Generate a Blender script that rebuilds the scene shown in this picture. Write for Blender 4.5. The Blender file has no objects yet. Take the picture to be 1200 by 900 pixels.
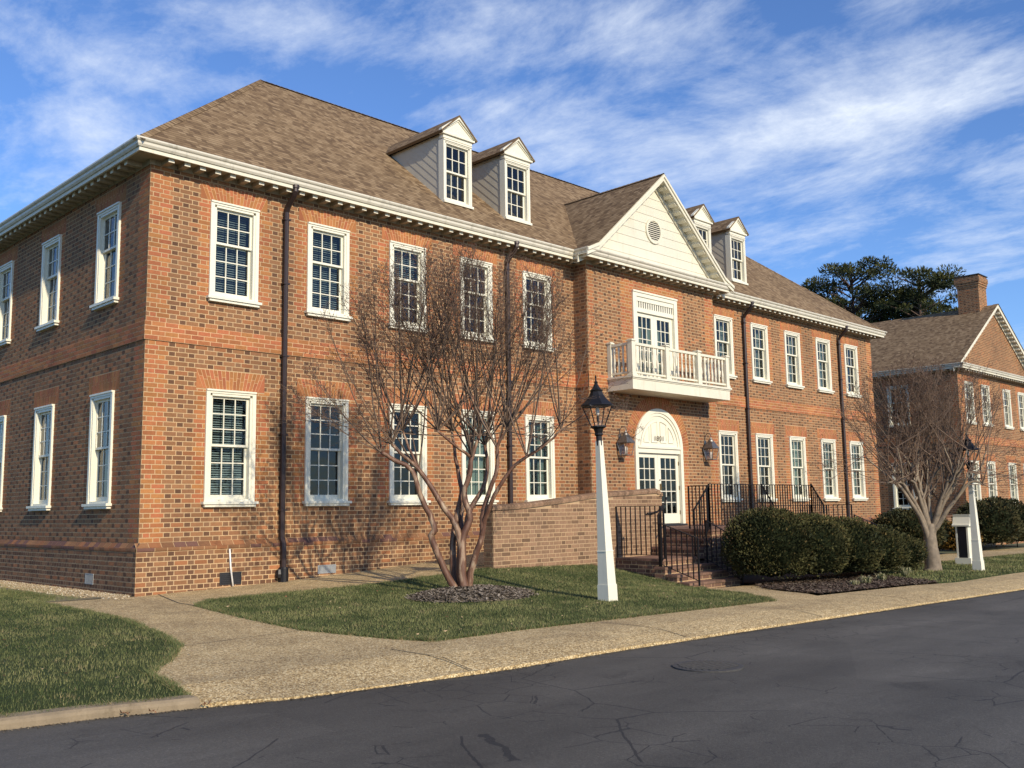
import bpy, bmesh, math, random
import numpy as np
from mathutils import Vector, Matrix, noise
random.seed(7)
R = math.radians
scene = bpy.context.scene
COL = scene.collection

# ------------------------------------------------------------------ camera
cam_d = bpy.data.cameras.new('camera')
cam = bpy.data.objects.new('camera', cam_d); COL.objects.link(cam)
r_ = Vector((0.71000981, -0.7040185, -0.01562099)); u_ = Vector((-0.07886021, -0.10153552, 0.99170137)); f_ = Vector((0.6997622, 0.70288583, 0.12761026))
m = Matrix.Identity(4)
for i in range(3):
    m[i][0] = r_[i]; m[i][1] = u_[i]; m[i][2] = -f_[i]
m[0][3], m[1][3], m[2][3] = -7.7018, -17.2368, 1.4476
cam.matrix_world = m
cam_d.sensor_width = 36; cam_d.lens = 1146.543 / 1200 * 36
cam_d.clip_start = 0.05; cam_d.clip_end = 3000
scene.camera = cam

# ------------------------------------------------------------------ light
SUN_EL, SUN_AZ = 27.5, -9.0          # azimuth measured from -Y towards +X
sd = Vector((math.sin(R(SUN_AZ)) * math.cos(R(SUN_EL)), -math.cos(R(SUN_AZ)) * math.cos(R(SUN_EL)), math.sin(R(SUN_EL))))
sun_d = bpy.data.lights.new('sun', 'SUN'); sun_d.energy = 4.2; sun_d.angle = R(0.8); sun_d.color = (1.0, 0.87, 0.68)
sun = bpy.data.objects.new('sun', sun_d); COL.objects.link(sun)
sun.rotation_euler = sd.to_track_quat('Z', 'Y').to_euler(); sun.location = sd * 60
world = bpy.data.worlds.new("World"); scene.world = world; world.use_nodes = True
scene.view_settings.view_transform = 'Standard'; scene.view_settings.look = 'None'
scene.view_settings.gamma = 1; scene.view_settings.use_curve_mapping = False
scene.view_settings.exposure = 0.26
SKY_STRENGTH = 0.142


class NT:
    """small node helper"""
    def __init__(s, nt): s.nt = nt
    def n(s, t, ins=None, **kw):
        nd = s.nt.nodes.new(t)
        for k, v in kw.items(): setattr(nd, k, v)
        for k, v in (ins or {}).items():
            sock = nd.inputs[k]
            if hasattr(v, 'is_output') or isinstance(v, bpy.types.NodeSocket): s.nt.links.new(v, sock)
            else: sock.default_value = v
        return nd
    def math(s, op, a, b=0.0, c=None, clamp=False):
        d = {0: a, 1: b}
        if c is not None: d[2] = c
        return s.n('ShaderNodeMath', d, operation=op, use_clamp=clamp).outputs[0]
    def mix(s, f, a, b, blend='MIX'):
        nd = s.n('ShaderNodeMix', {0: f, 6: a, 7: b}, data_type='RGBA', blend_type=blend)
        return nd.outputs[2]
    def ramp(s, f, stops, interp='LINEAR'):
        nd = s.n('ShaderNodeValToRGB', {0: f}); cr = nd.color_ramp; cr.interpolation = interp
        while len(cr.elements) < len(stops): cr.elements.new(0.5)
        for e, (p, c) in zip(cr.elements, stops):
            e.position = p; e.color = c if len(c) == 4 else (*c, 1)
        return nd.outputs[0]
    def noise(s, vec, scale, detail=4, rough=0.55, dist=0.0):
        return s.n('ShaderNodeTexNoise', {'Vector': vec, 'Scale': scale, 'Detail': detail, 'Roughness': rough, 'Distortion': dist}).outputs[0]
    def sub(s, a, b, k=0): return s.math('SUBTRACT', a, b)


def build_sky():
    t = NT(world.node_tree); nt = world.node_tree
    for n in list(nt.nodes): nt.nodes.remove(n)
    sky = t.n('ShaderNodeTexSky', sky_type='NISHITA', sun_disc=False)
    sky.sun_elevation = R(SUN_EL); sky.sun_rotation = math.pi - R(SUN_AZ)
    sky.air_density = 1.0; sky.dust_density = 0.25; sky.ozone_density = 2.2; sky.altitude = 50
    skyc = t.mix(1.0, sky.outputs[0], (0.56, 0.74, 1.04, 1), 'MULTIPLY')
    geo = t.n('ShaderNodeTexCoord').outputs['Generated']
    sp = t.n('ShaderNodeSeparateXYZ', {0: geo})
    X, Y, Z = sp.outputs
    az = t.math('MULTIPLY', t.math('ARCTAN2', Y, X), 57.2958)
    el = t.math('MULTIPLY', t.math('ARCSINE', Z), 57.2958)
    zc = t.math('ADD', t.math('MAXIMUM', Z, 0.0), 0.10)
    px = t.math('DIVIDE', X, zc); py = t.math('DIVIDE', Y, zc)
    P = t.n('ShaderNodeCombineXYZ', {0: px, 1: py, 2: 0.0}).outputs[0]
    mp = t.n('ShaderNodeMapping', {'Vector': P, 'Rotation': (0, 0, R(-20)), 'Scale': (1.15, 0.80, 1)}).outputs[0]
    n1 = t.noise(mp, 1.9, 10, 0.64, 0.35)
    mp2 = t.n('ShaderNodeMapping', {'Vector': P, 'Location': (3, 7, 1), 'Rotation': (0, 0, R(-38)), 'Scale': (2.9, 1.2, 1)}).outputs[0]
    n2 = t.noise(mp2, 2.2, 7, 0.62, 0.6)
    n3 = t.noise(mp, 7.5, 8, 0.7, 0.25)
    # broad banks of cirrus: (azimuth, elevation, size az, size el, tilt, weight)
    banks = [(28, 21, 8, 2.6, 0.20, .60), (19.5, 22.6, 7, 2.6, -.25, .42), (44.5, 22.2, 4.2, 2.0, .2, .42), (38, 20.6, 5, 1.8, 0.1, .38),
             (67, 23.8, 8, 1.2, .15, .34), (70, 20.4, 7, 1.7, -.15, .46), (49, 27.2, 7, 1.5, -.1, .34), (37, 27.3, 9, 1.9, .1, .38),
             (18, 17.6, 8, 2.2, .1, .24), (33, 18.5, 4, 1.6, -.1, .26), (12, 14, 6, 2, 0, .10), (58, 28, 5, 2.0, 0, .16),
             (39.5, 24.3, 6, .9, 0, -.16), (27, 26.6, 3.0, 1.7, 0, -.40), (58, 21.6, 5, 1.4, 0, -.34), (33.0, 23.8, 3.0, 1.0, 0, -.14), (76, 23, 3, 3, 0, -.05)]
    tot = None
    for (a, e, sa, se, k, w) in banks:
        da = t.math('SUBTRACT', az, a); de = t.math('SUBTRACT', el, e)
        de = t.math('SUBTRACT', de, t.math('MULTIPLY', da, k))
        q = t.math('ADD', t.math('POWER', t.math('DIVIDE', da, sa), 2.0), t.math('POWER', t.math('DIVIDE', de, se), 2.0))
        g = t.math('MULTIPLY', t.math('EXPONENT', t.math('MULTIPLY', q, -1.0)), w)
        tot = g if tot is None else t.math('ADD', tot, g)
    # elsewhere in the sky: scattered cirrus from the noise alone
    dens = t.math('ADD', t.math('MULTIPLY', t.math('SUBTRACT', n1, 0.5), 2.5), t.math('ADD', t.math('MULTIPLY', t.math('SUBTRACT', n2, 0.5), 0.75), t.math('MULTIPLY', t.math('SUBTRACT', n3, 0.5), 0.8)))
    dens = t.math('ADD', t.math('ADD', dens, tot), 0.02)
    cov = t.math('MULTIPLY', t.math('POWER', t.math('MAXIMUM', t.math('DIVIDE', dens, 1.0), 0.0), 1.2), 1.05, clamp=True)
    cov = t.math('MULTIPLY', cov, 0.88)
    fade = t.math('MULTIPLY', Z, 6.0, clamp=True)
    cov = t.math('MULTIPLY', cov, fade)
    cloud = t.n('ShaderNodeRGB'); cloud.outputs[0].default_value = (5.5, 5.95, 6.6, 1)
    c = t.mix(cov, skyc, cloud.outputs[0])
    bg = t.n('ShaderNodeBackground', {0: c, 1: SKY_STRENGTH})
    out = t.n('ShaderNodeOutputWorld', {0: bg.outputs[0]})
build_sky()

# ------------------------------------------------------------------ materials
def newmat(name):
    mt = bpy.data.materials.new(name); mt.use_nodes = True
    t = NT(mt.node_tree); b = mt.node_tree.nodes['Principled BSDF']
    return mt, t, b
def link(t, a, b): t.nt.links.new(a, b)
def objco(t): return t.n('ShaderNodeTexCoord').outputs['Object']

def plain(name, col, rough=0.6, var=0.12, scale=3.0, metal=0.0, bump=0.0, bscale=60, dirt=None, spec=0.5):
    mt, t, b = newmat(name); co = objco(t)
    n = t.noise(co, scale, 5, 0.6)
    c = t.ramp(n, [(0.25, tuple(x * (1 - var) for x in col)), (0.75, tuple(min(1, x * (1 + var)) for x in col))])
    if dirt:
        n2 = t.noise(t.n('ShaderNodeMapping', {'Vector': co, 'Scale': (1, 1, 0.22)}).outputs[0], 5.0, 6, 0.7)
        f = t.math('MULTIPLY', t.math('SUBTRACT', n2, 0.52), dirt[1] * 6, clamp=True)
        c = t.mix(f, c, (*dirt[0], 1))
    link(t, c, b.inputs['Base Color'])
    b.inputs['Roughness'].default_value = rough; b.inputs['Metallic'].default_value = metal
    b.inputs['Specular IOR Level'].default_value = spec
    if bump:
        bn = t.n('ShaderNodeBump', {'Strength': bump, 'Distance': 0.01, 'Height': t.noise(co, bscale, 4, 0.6)})
        link(t, bn.outputs[0], b.inputs['Normal'])
    return mt

def attr_mat(name, rough=0.85, var=0.18, bump=0.35, bscale=45, weather=True, spec=0.3):
    """colour comes from a per-face colour layer (each brick its own), plus grain and weather stains"""
    mt, t, b = newmat(name); co = objco(t)
    a = t.n('ShaderNodeAttribute', attribute_name='Col').outputs['Color']
    n = t.noise(co, 22, 5, 0.65)
    g = t.ramp(n, [(0.2, (1 - var,) * 3), (0.8, (1 + var,) * 3)])
    c = t.mix(1.0, a, g, 'MULTIPLY')
    if weather:
        n2 = t.noise(t.n('ShaderNodeMapping', {'Vector': co, 'Scale': (1, 1, 0.45)}).outputs[0], 0.55, 6, 0.62)
        w = t.ramp(n2, [(0.28, (0.74, 0.75, 0.77)), (0.5, (1.0, 1.0, 1.0)), (0.72, (1.15, 1.11, 1.04))])
        c = t.mix(1.0, c, w, 'MULTIPLY')
        n3 = t.noise(t.n('ShaderNodeMapping', {'Vector': co, 'Scale': (1, 1, 0.10)}).outputs[0], 1.7, 4, 0.6)
        c = t.mix(1.0, c, t.ramp(n3, [(0.30, (0.80, 0.79, 0.78)), (0.42, (1.0, 1.0, 1.0))]), 'MULTIPLY')
    link(t, c, b.inputs['Base Color']); b.inputs['Roughness'].default_value = rough
    b.inputs['Specular IOR Level'].default_value = spec
    if bump:
        bn = t.n('ShaderNodeBump', {'Strength': bump, 'Distance': 0.006, 'Height': t.noise(co, bscale, 4, 0.7)})
        link(t, bn.outputs[0], b.inputs['Normal'])
    return mt

M = {}
M['brick'] = attr_mat('brick')
M['cream'] = plain('cream paint', (0.68, 0.64, 0.50), 0.5, 0.05, 1.4, dirt=((0.42, 0.38, 0.27), 0.35))
M['cream_clean'] = plain('cream window paint', (0.73, 0.70, 0.56), 0.42, 0.04, 2.0, dirt=((0.5, 0.47, 0.37), 0.2))
M['cornice'] = plain('shade darkened cornice paint', (0.36, 0.31, 0.215), 0.6, 0.12, 2.0, dirt=((0.13, 0.11, 0.07), 0.6))  # cream paint darkened to hold the shade under the eaves, plus dirt streaks
M['siding'] = plain('painted siding', (0.64, 0.61, 0.49), 0.55, 0.05, 1.0, dirt=((0.46, 0.43, 0.32), 0.3))
M['siding_grey'] = plain('dormer cheek siding', (0.50, 0.46, 0.36), 0.6, 0.07, 1.5, dirt=((0.3, 0.28, 0.22), 0.25))
M['gutter'] = plain('gutter paint', (0.62, 0.58, 0.47), 0.38, 0.07, 1.2, dirt=((0.25, 0.23, 0.17), 0.5))
M['bronze'] = plain('bronze downspout', (0.035, 0.022, 0.020), 0.42, 0.15, 3, metal=0.2)
M['black_iron'] = plain('black iron', (0.012, 0.011, 0.012), 0.45, 0.2, 8, metal=0.3)
M['black_plain'] = plain('dark grille', (0.02, 0.02, 0.022), 0.5, 0.2, 8)
M['copper_old'] = plain('aged lantern metal', (0.17, 0.16, 0.15), 0.35, 0.25, 12, metal=0.6)
M['steel'] = plain('vent metal', (0.33, 0.34, 0.34), 0.5, 0.15, 12, metal=0.4)
M['white_pvc'] = plain('white pipe', (0.75, 0.73, 0.68), 0.4, 0.05, 8)
M['interior'] = plain('interior wall', (0.16, 0.15, 0.13), 0.9, 0.1, 1)
M['blind'] = plain('blind slat', (0.62, 0.68, 0.68), 0.5, 0.06, 2)
M['curtain'] = plain('curtain cloth', (0.38, 0.44, 0.38), 0.9, 0.12, 4)
M['silver'] = plain('brass handle', (0.22, 0.16, 0.08), 0.3, 0.1, 5, metal=0.9)
M['black_paint'] = plain('black panel paint', (0.010, 0.011, 0.016), 0.3, 0.1, 4)
M['number'] = plain('number metal', (0.10, 0.07, 0.04), 0.4, 0.1, 4, metal=0.4)
M['brick_cap'] = attr_mat('brick paver', 0.85, 0.2, 0.4, 40)

def glass_mat():
    mt, t, b = newmat('window glass'); nt = mt.node_tree
    out = nt.nodes['Material Output']
    tr = t.n('ShaderNodeBsdfTransparent', {0: (0.50, 0.57, 0.57, 1)})
    gl = t.n('ShaderNodeBsdfGlossy', {0: (1, 1, 1, 1), 1: 0.01})
    bn = t.n('ShaderNodeBump', {'Strength': 0.30, 'Distance': 0.03, 'Height': t.noise(objco(t), 2.6, 3, 0.5)})
    link(t, bn.outputs[0], gl.inputs['Normal'])
    fr = t.n('ShaderNodeFresnel', {0: 1.52})
    mx = t.n('ShaderNodeMixShader', {0: fr.outputs[0], 1: tr.outputs[0], 2: gl.outputs[0]})
    link(t, mx.outputs[0], out.inputs[0]); nt.nodes.remove(b)
    return mt
M['glass'] = glass_mat()
def lampglass():
    mt, t, b = newmat('lamp glass'); nt = mt.node_tree
    tr = t.n('ShaderNodeBsdfTransparent', {0: (0.93, 0.91, 0.89, 1)})
    gl = t.n('ShaderNodeBsdfGlossy', {0: (1, 1, 1, 1), 1: 0.12})
    mx = t.n('ShaderNodeMixShader', {0: 0.08, 1: tr.outputs[0], 2: gl.outputs[0]})
    link(t, mx.outputs[0], nt.nodes['Material Output'].inputs[0]); nt.nodes.remove(b)
    return mt
M['lamp_glass'] = lampglass()

def shingle():
    mt, t, b = newmat('asphalt shingle')
    uv = t.n('ShaderNodeUVMap', uv_map='UVMap').outputs[0]
    br = t.n('ShaderNodeTexBrick', {'Vector': uv, 'Color1': (0, 0, 0, 1), 'Color2': (1, 1, 1, 1), 'Mortar': (0.5, 0.5, 0.5, 1), 'Scale': 1.0,
                                    'Mortar Size': 0.0, 'Bias': 0.0, 'Brick Width': 0.16, 'Row Height': 0.125}, offset=0.37, offset_frequency=3, squash=0.7, squash_frequency=2)
    n = t.noise(uv, 16.0, 3, 0.7); fine = t.noise(uv, 60, 3, 0.8)
    v = t.math('ADD', t.math('MULTIPLY', br.outputs[0], 0.74), t.math('MULTIPLY', n, 0.26))
    c = t.ramp(v, [(0.16, (0.125, 0.080, 0.044)), (0.40, (0.190, 0.126, 0.068)), (0.62, (0.230, 0.156, 0.086)), (0.84, (0.290, 0.205, 0.118))])
    sp = t.n('ShaderNodeSeparateXYZ', {0: uv}).outputs[1]
    fr = t.math('FRACT', t.math('DIVIDE', sp, 0.125))
    edge = t.math('LESS_THAN', fr, 0.20)
    c = t.mix(t.math('MULTIPLY', edge, 0.68), c, (0.05, 0.034, 0.022, 1))
    c = t.mix(1.0, c, t.ramp(fine, [(0.25, (0.72,) * 3), (0.8, (1.28,) * 3)]), 'MULTIPLY')
    big = t.noise(uv, 0.35, 4, 0.6)
    c = t.mix(1.0, c, t.ramp(big, [(0.3, (0.9,) * 3), (0.7, (1.08,) * 3)]), 'MULTIPLY')
    link(t, c, b.inputs['Base Color']); b.inputs['Roughness'].default_value = 0.92; b.inputs['Specular IOR Level'].default_value = 0.2
    h = t.math('ADD', t.math('MULTIPLY', fr, -0.6), t.math('MULTIPLY', br.outputs[0], 0.5))
    link(t, t.n('ShaderNodeBump', {'Strength': 0.55, 'Distance': 0.012, 'Height': h}).outputs[0], b.inputs['Normal'])
    return mt
M['shingle'] = shingle()

def asphalt():
    mt, t, b = newmat('asphalt'); co = objco(t)
    big = t.noise(co, 0.22, 5, 0.6, 0.4); mid = t.noise(t.n('ShaderNodeMapping', {'Vector': co, 'Scale': (0.5, 1.6, 1)}).outputs[0], 1.4, 5, 0.65); fine = t.noise(co, 55, 4, 0.85)
    c = t.ramp(big, [(0.32, (0.070, 0.064, 0.053)), (0.52, (0.096, 0.089, 0.075)), (0.70, (0.126, 0.117, 0.099))])
    c = t.mix(1.0, c, t.ramp(mid, [(0.28, (0.80,) * 3), (0.75, (1.16,) * 3)]), 'MULTIPLY')
    c = t.mix(1.0, c, t.ramp(fine, [(0.25, (0.50,) * 3), (0.60, (1.05,) * 3), (0.78, (2.4,) * 3)]), 'MULTIPLY')
    wy = t.n('ShaderNodeSeparateXYZ', {0: co}).outputs[1]
    wt = t.math('ABSOLUTE', t.math('SINE', t.math('ADD', t.math('MULTIPLY', wy, 1.75), t.math('MULTIPLY', mid, 1.2))))
    c = t.mix(1.0, c, t.ramp(wt, [(0.0, (1.10,) * 3), (0.6, (0.98,) * 3), (1.0, (0.90,) * 3)]), 'MULTIPLY')
    stn = t.noise(co, 1.9, 6, 0.75, 0.6); c = t.mix(1.0, c, t.ramp(stn, [(0.30, (0.70,) * 3), (0.42, (1.0,) * 3), (0.68, (1.06,) * 3)]), 'MULTIPLY')
    ptc = t.n('ShaderNodeTexVoronoi', {'Vector': t.n('ShaderNodeMapping', {'Vector': co, 'Scale': (.16, .30, 1)}).outputs[0], 'Scale': 1.0, 'Randomness': 1.0}, feature='F1', distance='CHEBYCHEV')
    c = t.mix(1.0, c, t.ramp(t.n('ShaderNodeSeparateColor', {0: ptc.outputs['Color']}).outputs[0], [(0.0, (0.90,) * 3), (1.0, (1.09,) * 3)]), 'MULTIPLY')
    # cracks, only in some areas
    wv = t.n('ShaderNodeMix', {0: 0.10, 4: co, 5: t.n('ShaderNodeTexNoise', {'Vector': co, 'Scale': 2.2, 'Detail': 4}).outputs[1]}, data_type='VECTOR').outputs[1]
    vo = t.n('ShaderNodeTexVoronoi', {'Vector': wv, 'Scale': 0.62, 'Randomness': 1.0}, feature='DISTANCE_TO_EDGE').outputs[0]
    crk = t.math('MULTIPLY', t.math('LESS_THAN', vo, 0.0045), t.math('GREATER_THAN', t.noise(co, 0.55, 3, 0.5), 0.50))
    vo2 = t.n('ShaderNodeTexVoronoi', {'Vector': wv, 'Scale': 2.6, 'Randomness': 1.0}, feature='DISTANCE_TO_EDGE').outputs[0]
    crk2 = t.math('MULTIPLY', t.math('LESS_THAN', vo2, 0.012), t.math('GREATER_THAN', t.noise(co, 0.8, 4, 0.6), 0.55))
    k = t.math('MAXIMUM', crk, crk2)
    c = t.mix(t.math('MULTIPLY', k, 0.75), c, (0.016, 0.016, 0.017, 1))
    link(t, c, b.inputs['Base Color']); b.inputs['Roughness'].default_value = 0.78; b.inputs['Specular IOR Level'].default_value = 0.35
    h = t.math('ADD', fine, t.math('MULTIPLY', k, -1.5))
    link(t, t.n('ShaderNodeBump', {'Strength': 0.6, 'Distance': 0.008, 'Height': h}).outputs[0], b.inputs['Normal'])
    return mt
M['asphalt'] = asphalt()

def aggregate():
    mt, t, b = newmat('exposed aggregate'); co = objco(t)
    vo = t.n('ShaderNodeTexVoronoi', {'Vector': co, 'Scale': 64.0}, feature='F1')
    peb = t.n('ShaderNodeSeparateColor', {0: vo.outputs['Color']}).outputs[0]
    c = t.ramp(peb, [(0.0, (0.20, 0.135, 0.060)), (0.35, (0.43, 0.31, 0.148)), (0.7, (0.56, 0.42, 0.22)), (1.0, (0.74, 0.62, 0.38))])
    d = t.math('GREATER_THAN', vo.outputs[0], 0.62)
    c = t.mix(t.math('MULTIPLY', d, 0.5), c, (0.10, 0.08, 0.055, 1))
    big = t.noise(co, 0.9, 6, 0.65); st = t.noise(co, 3.5, 5, 0.7)
    c = t.mix(1.0, c, t.ramp(big, [(0.3, (0.78, 0.76, 0.74)), (0.6, (1.08, 1.07, 1.03))]), 'MULTIPLY')
    c = t.mix(1.0, c, t.ramp(st, [(0.28, (0.82,) * 3), (0.6, (1.05,) * 3)]), 'MULTIPLY')
    link(t, c, b.inputs['Base Color']); b.inputs['Roughness'].default_value = 0.85; b.inputs['Specular IOR Level'].default_value = 0.3
    link(t, t.n('ShaderNodeBump', {'Strength': 0.5, 'Distance': 0.006, 'Height': t.math('MULTIPLY', vo.outputs[0], -1.0)}).outputs[0], b.inputs['Normal'])
    return mt
M['aggregate'] = aggregate()
M['joint'] = plain('pavement joint', (0.045, 0.04, 0.03), 0.95, 0.3, 8)
M['kerb'] = plain('concrete kerb', (0.24, 0.185, 0.115), 0.85, 0.22, 5, bump=0.5, bscale=40, dirt=((0.12, 0.09, 0.05), 0.6))

def grass_ground():
    mt, t, b = newmat('lawn soil'); co = objco(t)
    n = t.noise(co, 1.1, 6, 0.65); f = t.noise(co, 26, 5, 0.75)
    c = t.ramp(n, [(0.3, (0.030, 0.045, 0.014)), (0.55, (0.045, 0.062, 0.019)), (0.75, (0.080, 0.084, 0.034))])
    c = t.mix(1.0, c, t.ramp(f, [(0.25, (0.5,) * 3), (0.75, (1.5,) * 3)]), 'MULTIPLY')
    link(t, c, b.inputs['Base Color']); b.inputs['Roughness'].default_value = 0.95; b.inputs['Specular IOR Level'].default_value = 0.15
    link(t, t.n('ShaderNodeBump', {'Strength': 0.9, 'Distance': 0.03, 'Height': f}).outputs[0], b.inputs['Normal'])
    return mt
M['lawn'] = grass_ground()
M['mulch'] = plain('mulch', (0.070, 0.050, 0.036), 0.95, 0.65, 28, bump=1.0, bscale=35, spec=0.15)
M['mulch_pale'] = plain('old mulch', (0.15, 0.125, 0.095), 0.95, 0.6, 24, bump=1.0, bscale=35, spec=0.15)
M['gravel'] = attr_mat('gravel stones', 0.8, 0.2, 0.2, 60, False)
M['soil'] = plain('terrain', (0.07, 0.08, 0.035), 0.95, 0.4, 0.4, bump=0.5, bscale=3)

def leafmat(name, rough=0.75, var=0.25, spec=0.2, trans=0.0):
    mt, t, b = newmat(name)
    a = t.n('ShaderNodeAttribute', attribute_name='Col').outputs['Color']
    link(t, a, b.inputs['Base Color']); b.inputs['Roughness'].default_value = rough; b.inputs['Specular IOR Level'].default_value = spec
    return mt
M['leaf'] = leafmat('leaf')
M['twig'] = leafmat('twig bark', 0.85)
def bark():
    mt, t, b = newmat('crape myrtle bark'); co = objco(t)
    n = t.noise(t.n('ShaderNodeMapping', {'Vector': co, 'Scale': (1, 1, 0.28)}).outputs[0], 9, 5, 0.6, 0.5)
    c = t.ramp(n, [(0.40, (0.100, 0.043, 0.024)), (0.53, (0.15, 0.075, 0.043)), (0.59, (0.27, 0.17, 0.105)), (0.70, (0.36, 0.27, 0.18))])
    link(t, c, b.inputs['Base Color']); b.inputs['Roughness'].default_value = 0.6
    return mt
M['bark'] = bark()
M['bark_pale'] = plain('pale bark', (0.20, 0.155, 0.105), 0.7, 0.45, 7)
M['pine_bark'] = plain('pine bark', (0.09, 0.06, 0.045), 0.9, 0.3, 5)
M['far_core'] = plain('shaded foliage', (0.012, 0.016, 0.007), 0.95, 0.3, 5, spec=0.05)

# ------------------------------------------------------------------ mesh builder
class MB:
    def __init__(s): s.v = []; s.f = []; s.c = []; s.uv = []; s.hascol = False; s.hasuv = False
    def face(s, pts, col=None, uv=None):
        i = len(s.v); s.v.extend([tuple(p) for p in pts]); s.f.append(tuple(range(i, i + len(pts))))
        s.c.append(col); s.uv.append(uv)
        if col is not None: s.hascol = True
        if uv is not None: s.hasuv = True
    def box(s, x0, x1, y0, y1, z0, z1, col=None):
        P = [(x0, y0, z0), (x1, y0, z0), (x1, y1, z0), (x0, y1, z0), (x0, y0, z1), (x1, y0, z1), (x1, y1, z1), (x0, y1, z1)]
        for q in ((0, 3, 2, 1), (4, 5, 6, 7), (0, 1, 5, 4), (1, 2, 6, 5), (2, 3, 7, 6), (3, 0, 4, 7)):
            s.face([P[i] for i in q], col)
    def hexa(s, P, col=None):
        for q in ((0, 3, 2, 1), (4, 5, 6, 7), (0, 1, 5, 4), (1, 2, 6, 5), (2, 3, 7, 6), (3, 0, 4, 7)):
            s.face([P[i] for i in q], col)
    def beam(s, a, b, w, h, up=(0, 0, 1), col=None):
        a = Vector(a); b = Vector(b); d = (b - a).normalized(); up = Vector(up)
        sx = d.cross(up)
        if sx.length < 1e-4: sx = d.cross(Vector((1, 0, 0)))
        sx = sx.normalized() * w / 2; uz = sx.cross(d).normalized() * h / 2
        s.hexa([a - sx - uz, a + sx - uz, b + sx - uz, b - sx - uz, a - sx + uz, a + sx + uz, b + sx + uz, b - sx + uz], col)
    def tube(s, pts, rad, n=6, col=None, caps=True):
        pts = [Vector(p) for p in pts]; rings = []
        prev = None
        for i, p in enumerate(pts):
            d = (pts[min(i + 1, len(pts) - 1)] - pts[max(i - 1, 0)])
            if d.length < 1e-9: d = Vector((0, 0, 1))
            d.normalize()
            if prev is None:
                a = d.orthogonal().normalized()
            else:
                a = (prev - d * prev.dot(d))
                a = a.normalized() if a.length > 1e-6 else d.orthogonal().normalized()
            prev = a; b = d.cross(a); r = rad[i] if hasattr(rad, '__len__') else rad
            base = len(s.v)
            for k in range(n):
                t = 2 * math.pi * k / n
                s.v.append(tuple(p + (a * math.cos(t) + b * math.sin(t)) * r))
            rings.append(base)
        for i in range(len(rings) - 1):
            for k in range(n):
                k2 = (k + 1) % n
                s.f.append((rings[i] + k, rings[i] + k2, rings[i + 1] + k2, rings[i + 1] + k)); s.c.append(col); s.uv.append(None)
        if caps and n > 3:
            s.f.append(tuple(rings[0] + k for k in reversed(range(n)))); s.c.append(col); s.uv.append(None)
            s.f.append(tuple(rings[-1] + k for k in range(n))); s.c.append(col); s.uv.append(None)
        if col is not None: s.hascol = True
    def lathe(s, cx, cy, prof, n=12, col=None, rot=0.0):
        rings = []
        for (r, z) in prof:
            base = len(s.v)
            for k in range(n):
                t = 2 * math.pi * k / n + rot
                s.v.append((cx + r * math.cos(t), cy + r * math.sin(t), z))
            rings.append(base)
        for i in range(len(rings) - 1):
            for k in range(n):
                k2 = (k + 1) % n
                s.f.append((rings[i] + k, rings[i] + k2, rings[i + 1] + k2, rings[i + 1] + k)); s.c.append(col); s.uv.append(None)
        s.f.append(tuple(rings[0] + k for k in reversed(range(n)))); s.c.append(col); s.uv.append(None)
        s.f.append(tuple(rings[-1] + k for k in range(n))); s.c.append(col); s.uv.append(None)
    def build(s, name, mat, parent=None, loc=None, smooth=False, xf=None):
        me = bpy.data.meshes.new(name)
        vs = s.v
        if xf is not None: vs = [tuple(xf @ Vector(v)) for v in vs]
        me.from_pydata(vs, [], s.f)
        if s.hascol:
            la = me.color_attributes.new('Col', 'FLOAT_COLOR', 'CORNER')
            arr = np.empty((len(me.loops), 4), dtype=np.float32); k = 0
            for f, c in zip(s.f, s.c):
                c = c or (0.3, 0.3, 0.3); arr[k:k + len(f), 0:3] = c[:3]; arr[k:k + len(f), 3] = 1; k += len(f)
            la.data.foreach_set('color', arr.ravel())
        if s.hasuv:
            ul = me.uv_layers.new(name='UVMap'); k = 0; arr = np.zeros((len(me.loops), 2), dtype=np.float32)
            for f, u in zip(s.f, s.uv):
                if u is not None: arr[k:k + len(f)] = u
                k += len(f)
            ul.data.foreach_set('uv', arr.ravel())
        if smooth: me.polygons.foreach_set('use_smooth', [True] * len(me.polygons))
        me.materials.append(mat if not isinstance(mat, str) else M[mat]); me.update()
        o = bpy.data.objects.new(name, me); COL.objects.link(o)
        if loc is not None: o.location = loc
        if parent is not None: attach(o, parent)
        return o

def world_loc(o):
    v = Vector(o.location)
    return v
def attach(o, parent):
    """parent keeping the child's world place (things are unrotated Empties or identity meshes here)"""
    o.parent = parent
    root = parent
    while root.parent: root = root.parent
    if parent.type == 'EMPTY':
        o.matrix_parent_inverse = Matrix.Translation(-Vector(parent.location))

def tag(o, label=None, cat=None, group=None, kind=None):
    if label: o['label'] = label
    if cat: o['category'] = cat
    if group: o['group'] = group
    if kind: o['kind'] = kind
    return o
def empty(name, loc, label=None, cat=None, group=None):
    o = bpy.data.objects.new(name, None); COL.objects.link(o); o.location = loc; o.empty_display_size = 0.3
    return tag(o, label, cat, group)

def rnd(a, b): return a + (b - a) * random.random()
def shade(c, a, b):
    k = rnd(a, b); return tuple(v * k for v in c)

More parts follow.
